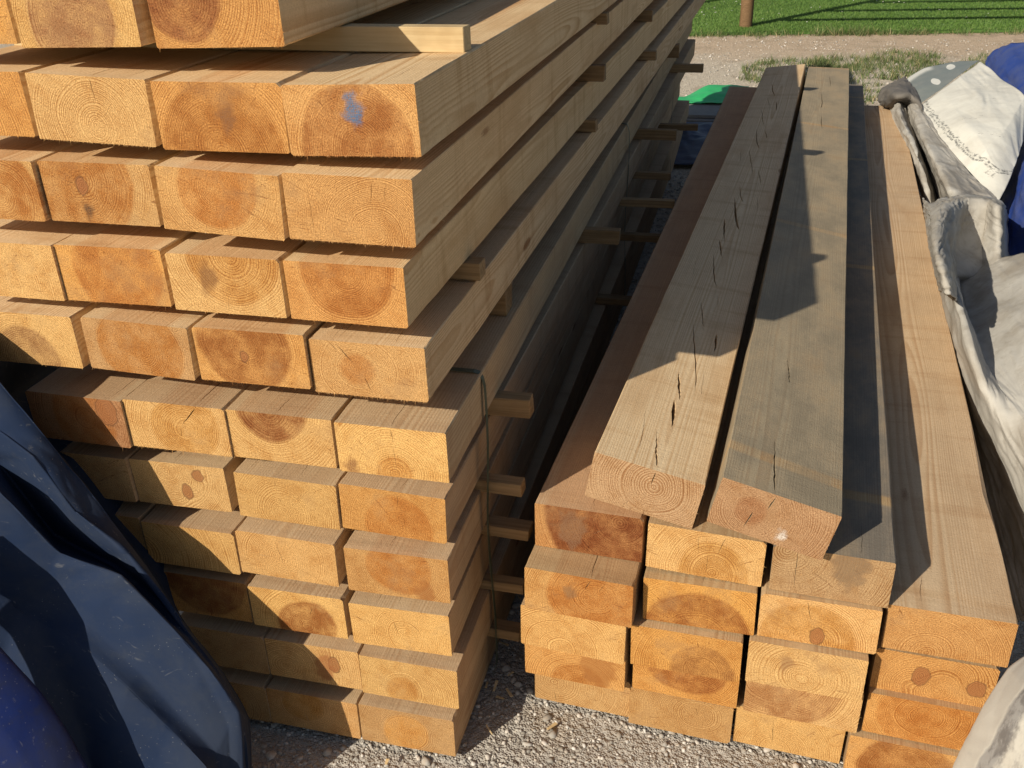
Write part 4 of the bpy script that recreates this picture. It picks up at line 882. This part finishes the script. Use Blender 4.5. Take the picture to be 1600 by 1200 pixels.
def tarps():
    # dark cover hanging over the left stack's near corner
    cv = sheet('tarpaulin_cover', COVER, NAVY, None, 20, .0048, 9.0, 1, crisp=.7, fold=(.5, 1.3))
    tag(cv, 'dark navy tarpaulin hanging in folds before the tall left stack', 'tarpaulin')
    bf = sheet('blue_cover', BLUE_FOLD, BLUE, None, 14, .003, 8.0, 14, crisp=.5, fold=(.5, 1.2))
    tag(bf, 'deep blue tarpaulin fold at the bottom left corner, in front', 'tarpaulin')
    # white and grey banner heaped along the right stack
    root = empty('banner_tarpaulin', (0.9, 3.2, 0))
    tag(root, 'soiled white and grey tarpaulin heaped along the right stack', 'tarpaulin')
    def part(*a, **k):
        o = sheet(*a, **k); o.location = -Vector(root.location); return o
    part('draped_sheet', PANEL_SHEET, BEIGE, root, 26, .0062, 12.0, 2, crisp=.55, fold=(.6, 1.2))
    part('rolled_fold', HUMP, BEIGE, root, 24, .0055, 16.0, 3, crisp=.65)
    w = part('white_panel', BANNER, scuffed_material(), root, 26, .0060, 6.0, 4, fold=(1.2, .5)); w['label'] = 'clean white banner panel'
    d = part('dotted_band', DOTS, dots_material(), root, 18, .0035, 8.0, 5); d['label'] = 'grey band with white dots'
    part('bunched_end', BUNCH, DKGREY, root, 20, .009, 14.0, 6)
    part('side_fold', FOLDS, BEIGE, root, 24, .0065, 15.0, 7, crisp=.7, fold=(.6, 1.2))
    part('front_flap', FLAP, hemmed_material(), root, 20, .0040, 10.0, 8)
    bl = sheet('blue_tarpaulin', BLUE_SHEET, BLUE_FAR, None, 16, .011, 6.0, 9, crisp=.6, fold=(.7, 1.2))
    tag(bl, 'blue tarpaulin crumpled behind the white banner at right', 'tarpaulin')
def scuffed_material():
    m = WHITE.copy(); m.name = 'scuffed_white_banner'; t = NT.__new__(NT); t.m = m; t.t = m.node_tree; t.n = t.t.nodes; t.l = t.t.links; t.b = t.n['Principled BSDF']
    u, v, _ = t.sep(t.coord('UV')); P = t.coord(); old = t.b.inputs['Base Color'].links[0].from_socket
    line = t.math('ADD', t.math('ADD', 0.07, t.math('MULTIPLY', v, 0.12)), t.math('MULTIPLY', t.math('POWER', v, 5.0), 0.35))
    w = t.math('MULTIPLY', t.math('SUBTRACT', t.noise(P, 14.0, 3.0), 0.5), 0.16)
    d = t.math('ABSOLUTE', t.math('ADD', t.math('SUBTRACT', u, line), w))
    scr = t.noise(t.vec('MULTIPLY', P, (60, 60, 60)), 1.0, 4.0, 0.75)
    c = t.mix(t.math('MULTIPLY', t.ramp(t.math('ABSOLUTE', t.math('SUBTRACT', d, 0.022)), 0.004, 0.024, 0.9, 0.0), t.ramp(scr, 0.40, 0.58)), old, (0.14, 0.14, 0.13, 1))
    sc2 = t.noise(P, 7.0, 4.0, 0.7)
    c = t.mix(t.math('MULTIPLY', t.ramp(sc2, 0.62, 0.68, 0.0, 0.7), t.ramp(scr, 0.5, 0.6)), c, (0.22, 0.21, 0.19, 1))
    t.l.new(c, t.b.inputs['Base Color']); return m
def hemmed_material():
    m = WHITE.copy(); m.name = 'hemmed_white_banner'; t = NT.__new__(NT); t.m = m; t.t = m.node_tree; t.n = t.t.nodes; t.l = t.t.links; t.b = t.n['Principled BSDF']
    u, v, _ = t.sep(t.coord('UV')); P = t.coord(); old = t.b.inputs['Base Color'].links[0].from_socket
    n = t.noise(P, 25.0, 4.0, 0.7); uu = t.math('ADD', u, t.math('MULTIPLY', t.math('SUBTRACT', n, 0.5), 0.10))
    c = t.mix(t.ramp(uu, 0.44, 0.50, 0.75, 0.0), old, (0.44, 0.41, 0.36, 1))
    c = t.mix(t.math('MULTIPLY', t.ramp(uu, 0.46, 0.49), t.ramp(uu, 0.56, 0.60, 1.0, 0.0)), c, t.mix(t.ramp(n, 0.4, 0.6), (0.20, 0.19, 0.18, 1), (0.36, 0.35, 0.33, 1)))
    c = t.mix(t.ramp(t.noise(P, 8.0, 5.0, 0.7), 0.55, 0.68, 0.0, 0.7), c, (0.32, 0.31, 0.29, 1))
    t.l.new(c, t.b.inputs['Base Color']); return m
def dots_material():
    t = NT('dotted_banner'); P = t.coord(); u, v, _ = t.sep(t.coord('UV'))
    n1 = t.noise(P, 9.0, 4.0, 0.6); c = t.mix(t.ramp(n1, 0.35, 0.7, 0.0, 0.4), (0.20, 0.22, 0.20, 1), (0.30, 0.29, 0.25, 1))
    for cu, cv_, ru, rv in ((0.30, 0.73, 0.17, 0.045), (0.62, 0.50, 0.17, 0.05)):
        d = t.math('SQRT', t.math('ADD', t.math('POWER', t.math('DIVIDE', t.math('SUBTRACT', u, cu), ru), 2.0), t.math('POWER', t.math('DIVIDE', t.math('SUBTRACT', v, cv_), rv), 2.0)))
        c = t.mix(t.ramp(d, 0.94, 1.0, 1.0, 0.0), c, (0.74, 0.72, 0.64, 1))
    c = t.mix(t.math('MULTIPLY', t.ramp(u, 0.10, 0.22, 1.0, 0.0), t.ramp(v, 0.52, 0.60, 1.0, 0.0)), c, (0.70, 0.68, 0.60, 1))
    t.bump(t.noise(P, 20.0, 4.0), .001, .7); return t.done(c, 0.45, 0.4)
tarps()

# ------------------------------------------------------------------ panels and sheets behind the gap between the stacks
def background_stack():
    rng = random.Random(4)
    for k in range(3):
        me = slat_mesh(1.1, .40, .020, 50+k); me.name = 'grey_board'
        o = link('grey_board', me, PANEL, None, (-.62 + rng.uniform(-.02, .02), 6.90 + rng.uniform(-.015, .015) + k*.03, .014 + k*.024), (0, 0, R(rng.uniform(-1, 1))))
        tag(o, f'thin grey board lying before the green sheet, {["lowest", "middle one", "topmost"][k]} of three', 'board', 'grey boards before the green sheet')
    gs = [[(-1.1, 7.10, .085), (-.8, 7.10, .09), (-.50, 7.10, .09), (-.30, 7.10, .09), (-.08, 7.10, .085)],
          [(-1.1, 7.3, .09), (-.8, 7.3, .10), (-.53, 7.3, .09), (-.36, 7.3, .12), (-.08, 7.3, .10)],
          [(-1.1, 7.5, .08), (-.8, 7.5, .09), (-.56, 7.46, .05), (-.38, 7.55, .13), (-.08, 7.6, .12)],
          [(-1.1, 7.7, .01), (-.8, 7.7, .01), (-.56, 7.55, .01), (-.42, 7.75, .02), (-.08, 7.9, .01)]]
    tag(sheet('green_sheet', gs, GREEN, None, 12, .006, 10.0, 12), 'bright green plastic sheet lying on the ground beyond the gap', 'sheet')
    bs = [[(-1.0, 6.68, .03), (-.7, 6.68, .035), (-.45, 6.68, .03), (-.27, 6.68, .035), (-.10, 6.68, .03)],
          [(-1.0, 6.5, .04), (-.7, 6.5, .07), (-.45, 6.5, .04), (-.30, 6.5, .06), (-.12, 6.5, .05)],
          [(-1.0, 6.3, .06), (-.7, 6.3, .04), (-.44, 6.28, .07), (-.28, 6.3, .03), (-.10, 6.3, .06)],
          [(-1.0, 6.1, .03), (-.7, 6.1, .05), (-.42, 6.1, .03), (-.26, 6.1, .06), (-.08, 6.1, .03)],
          [(-1.0, 5.8, .012), (-.7, 5.75, .012), (-.42, 5.7, .012), (-.25, 5.72, .014), (-.08, 5.75, .012)]]
    tag(sheet('dull_blue_sheet', bs, DARKBLUE_FAR, None, 12, .010, 8.0, 13), 'dull blue tarpaulin crumpled on the ground in the gap between stacks', 'tarpaulin')
background_stack()
def litter():
    rs = random.Random(8)
    V = []; F = []
    for _ in range(70):
        x, y = rs.uniform(-.8, 3.4), rs.uniform(11.3, 14.4); a = rs.random()*6.28; s = rs.uniform(.008, .02)
        if y < edge_y(x)+.05: continue
        n = len(V); V += [(x+math.cos(a+q)*s*rs.uniform(.6, 1), y+math.sin(a+q)*s*rs.uniform(.6, 1), .05+rs.uniform(0, .012)) for q in (0, 1.6, 3.1, 4.7)]; F.append((n, n+1, n+2, n+3))
    tag(link('litter_flecks', mesh('litter_flecks', V, F), BITS), 'white flecks and petals strewn over the green lawn', 'litter', kind='stuff')
litter()

def chips():
    rs = random.Random(31)
    V = []; F = []
    for k in range(90):
        x, y = (rs.uniform(-.6, .7), rs.uniform(1.0, 1.6)) if k < 60 else (rs.uniform(-.46, -.32), rs.uniform(1.4, 2.6))
        a = rs.random()*6.28; l = rs.uniform(.003, .014); w = rs.uniform(.0012, .004); z = rs.uniform(.0, .006); t = rs.uniform(-.3, .3)
        c, s_ = math.cos(a), math.sin(a); n = len(V)
        for u, v, q in ((-1, -1, 0), (1, -.6, 0), (1, .7, 0), (-1, 1, 0), (-1, -1, 1), (1, -.6, 1), (1, .7, 1), (-1, 1, 1)):
            V.append((x + c*u*l - s_*v*w, y + s_*u*l + c*v*w, z + u*t*l + q*.0012))
        F += [tuple(n+i for i in f) for f in ((0, 3, 2, 1), (4, 5, 6, 7), (0, 1, 5, 4), (1, 2, 6, 5), (2, 3, 7, 6), (3, 0, 4, 7))]
    tag(link('wood_chips', mesh('wood_chips', V, F), SLAT_PALE), 'small pale wood chips scattered on the gravel before the stacks', 'wood chips', kind='stuff')
chips()
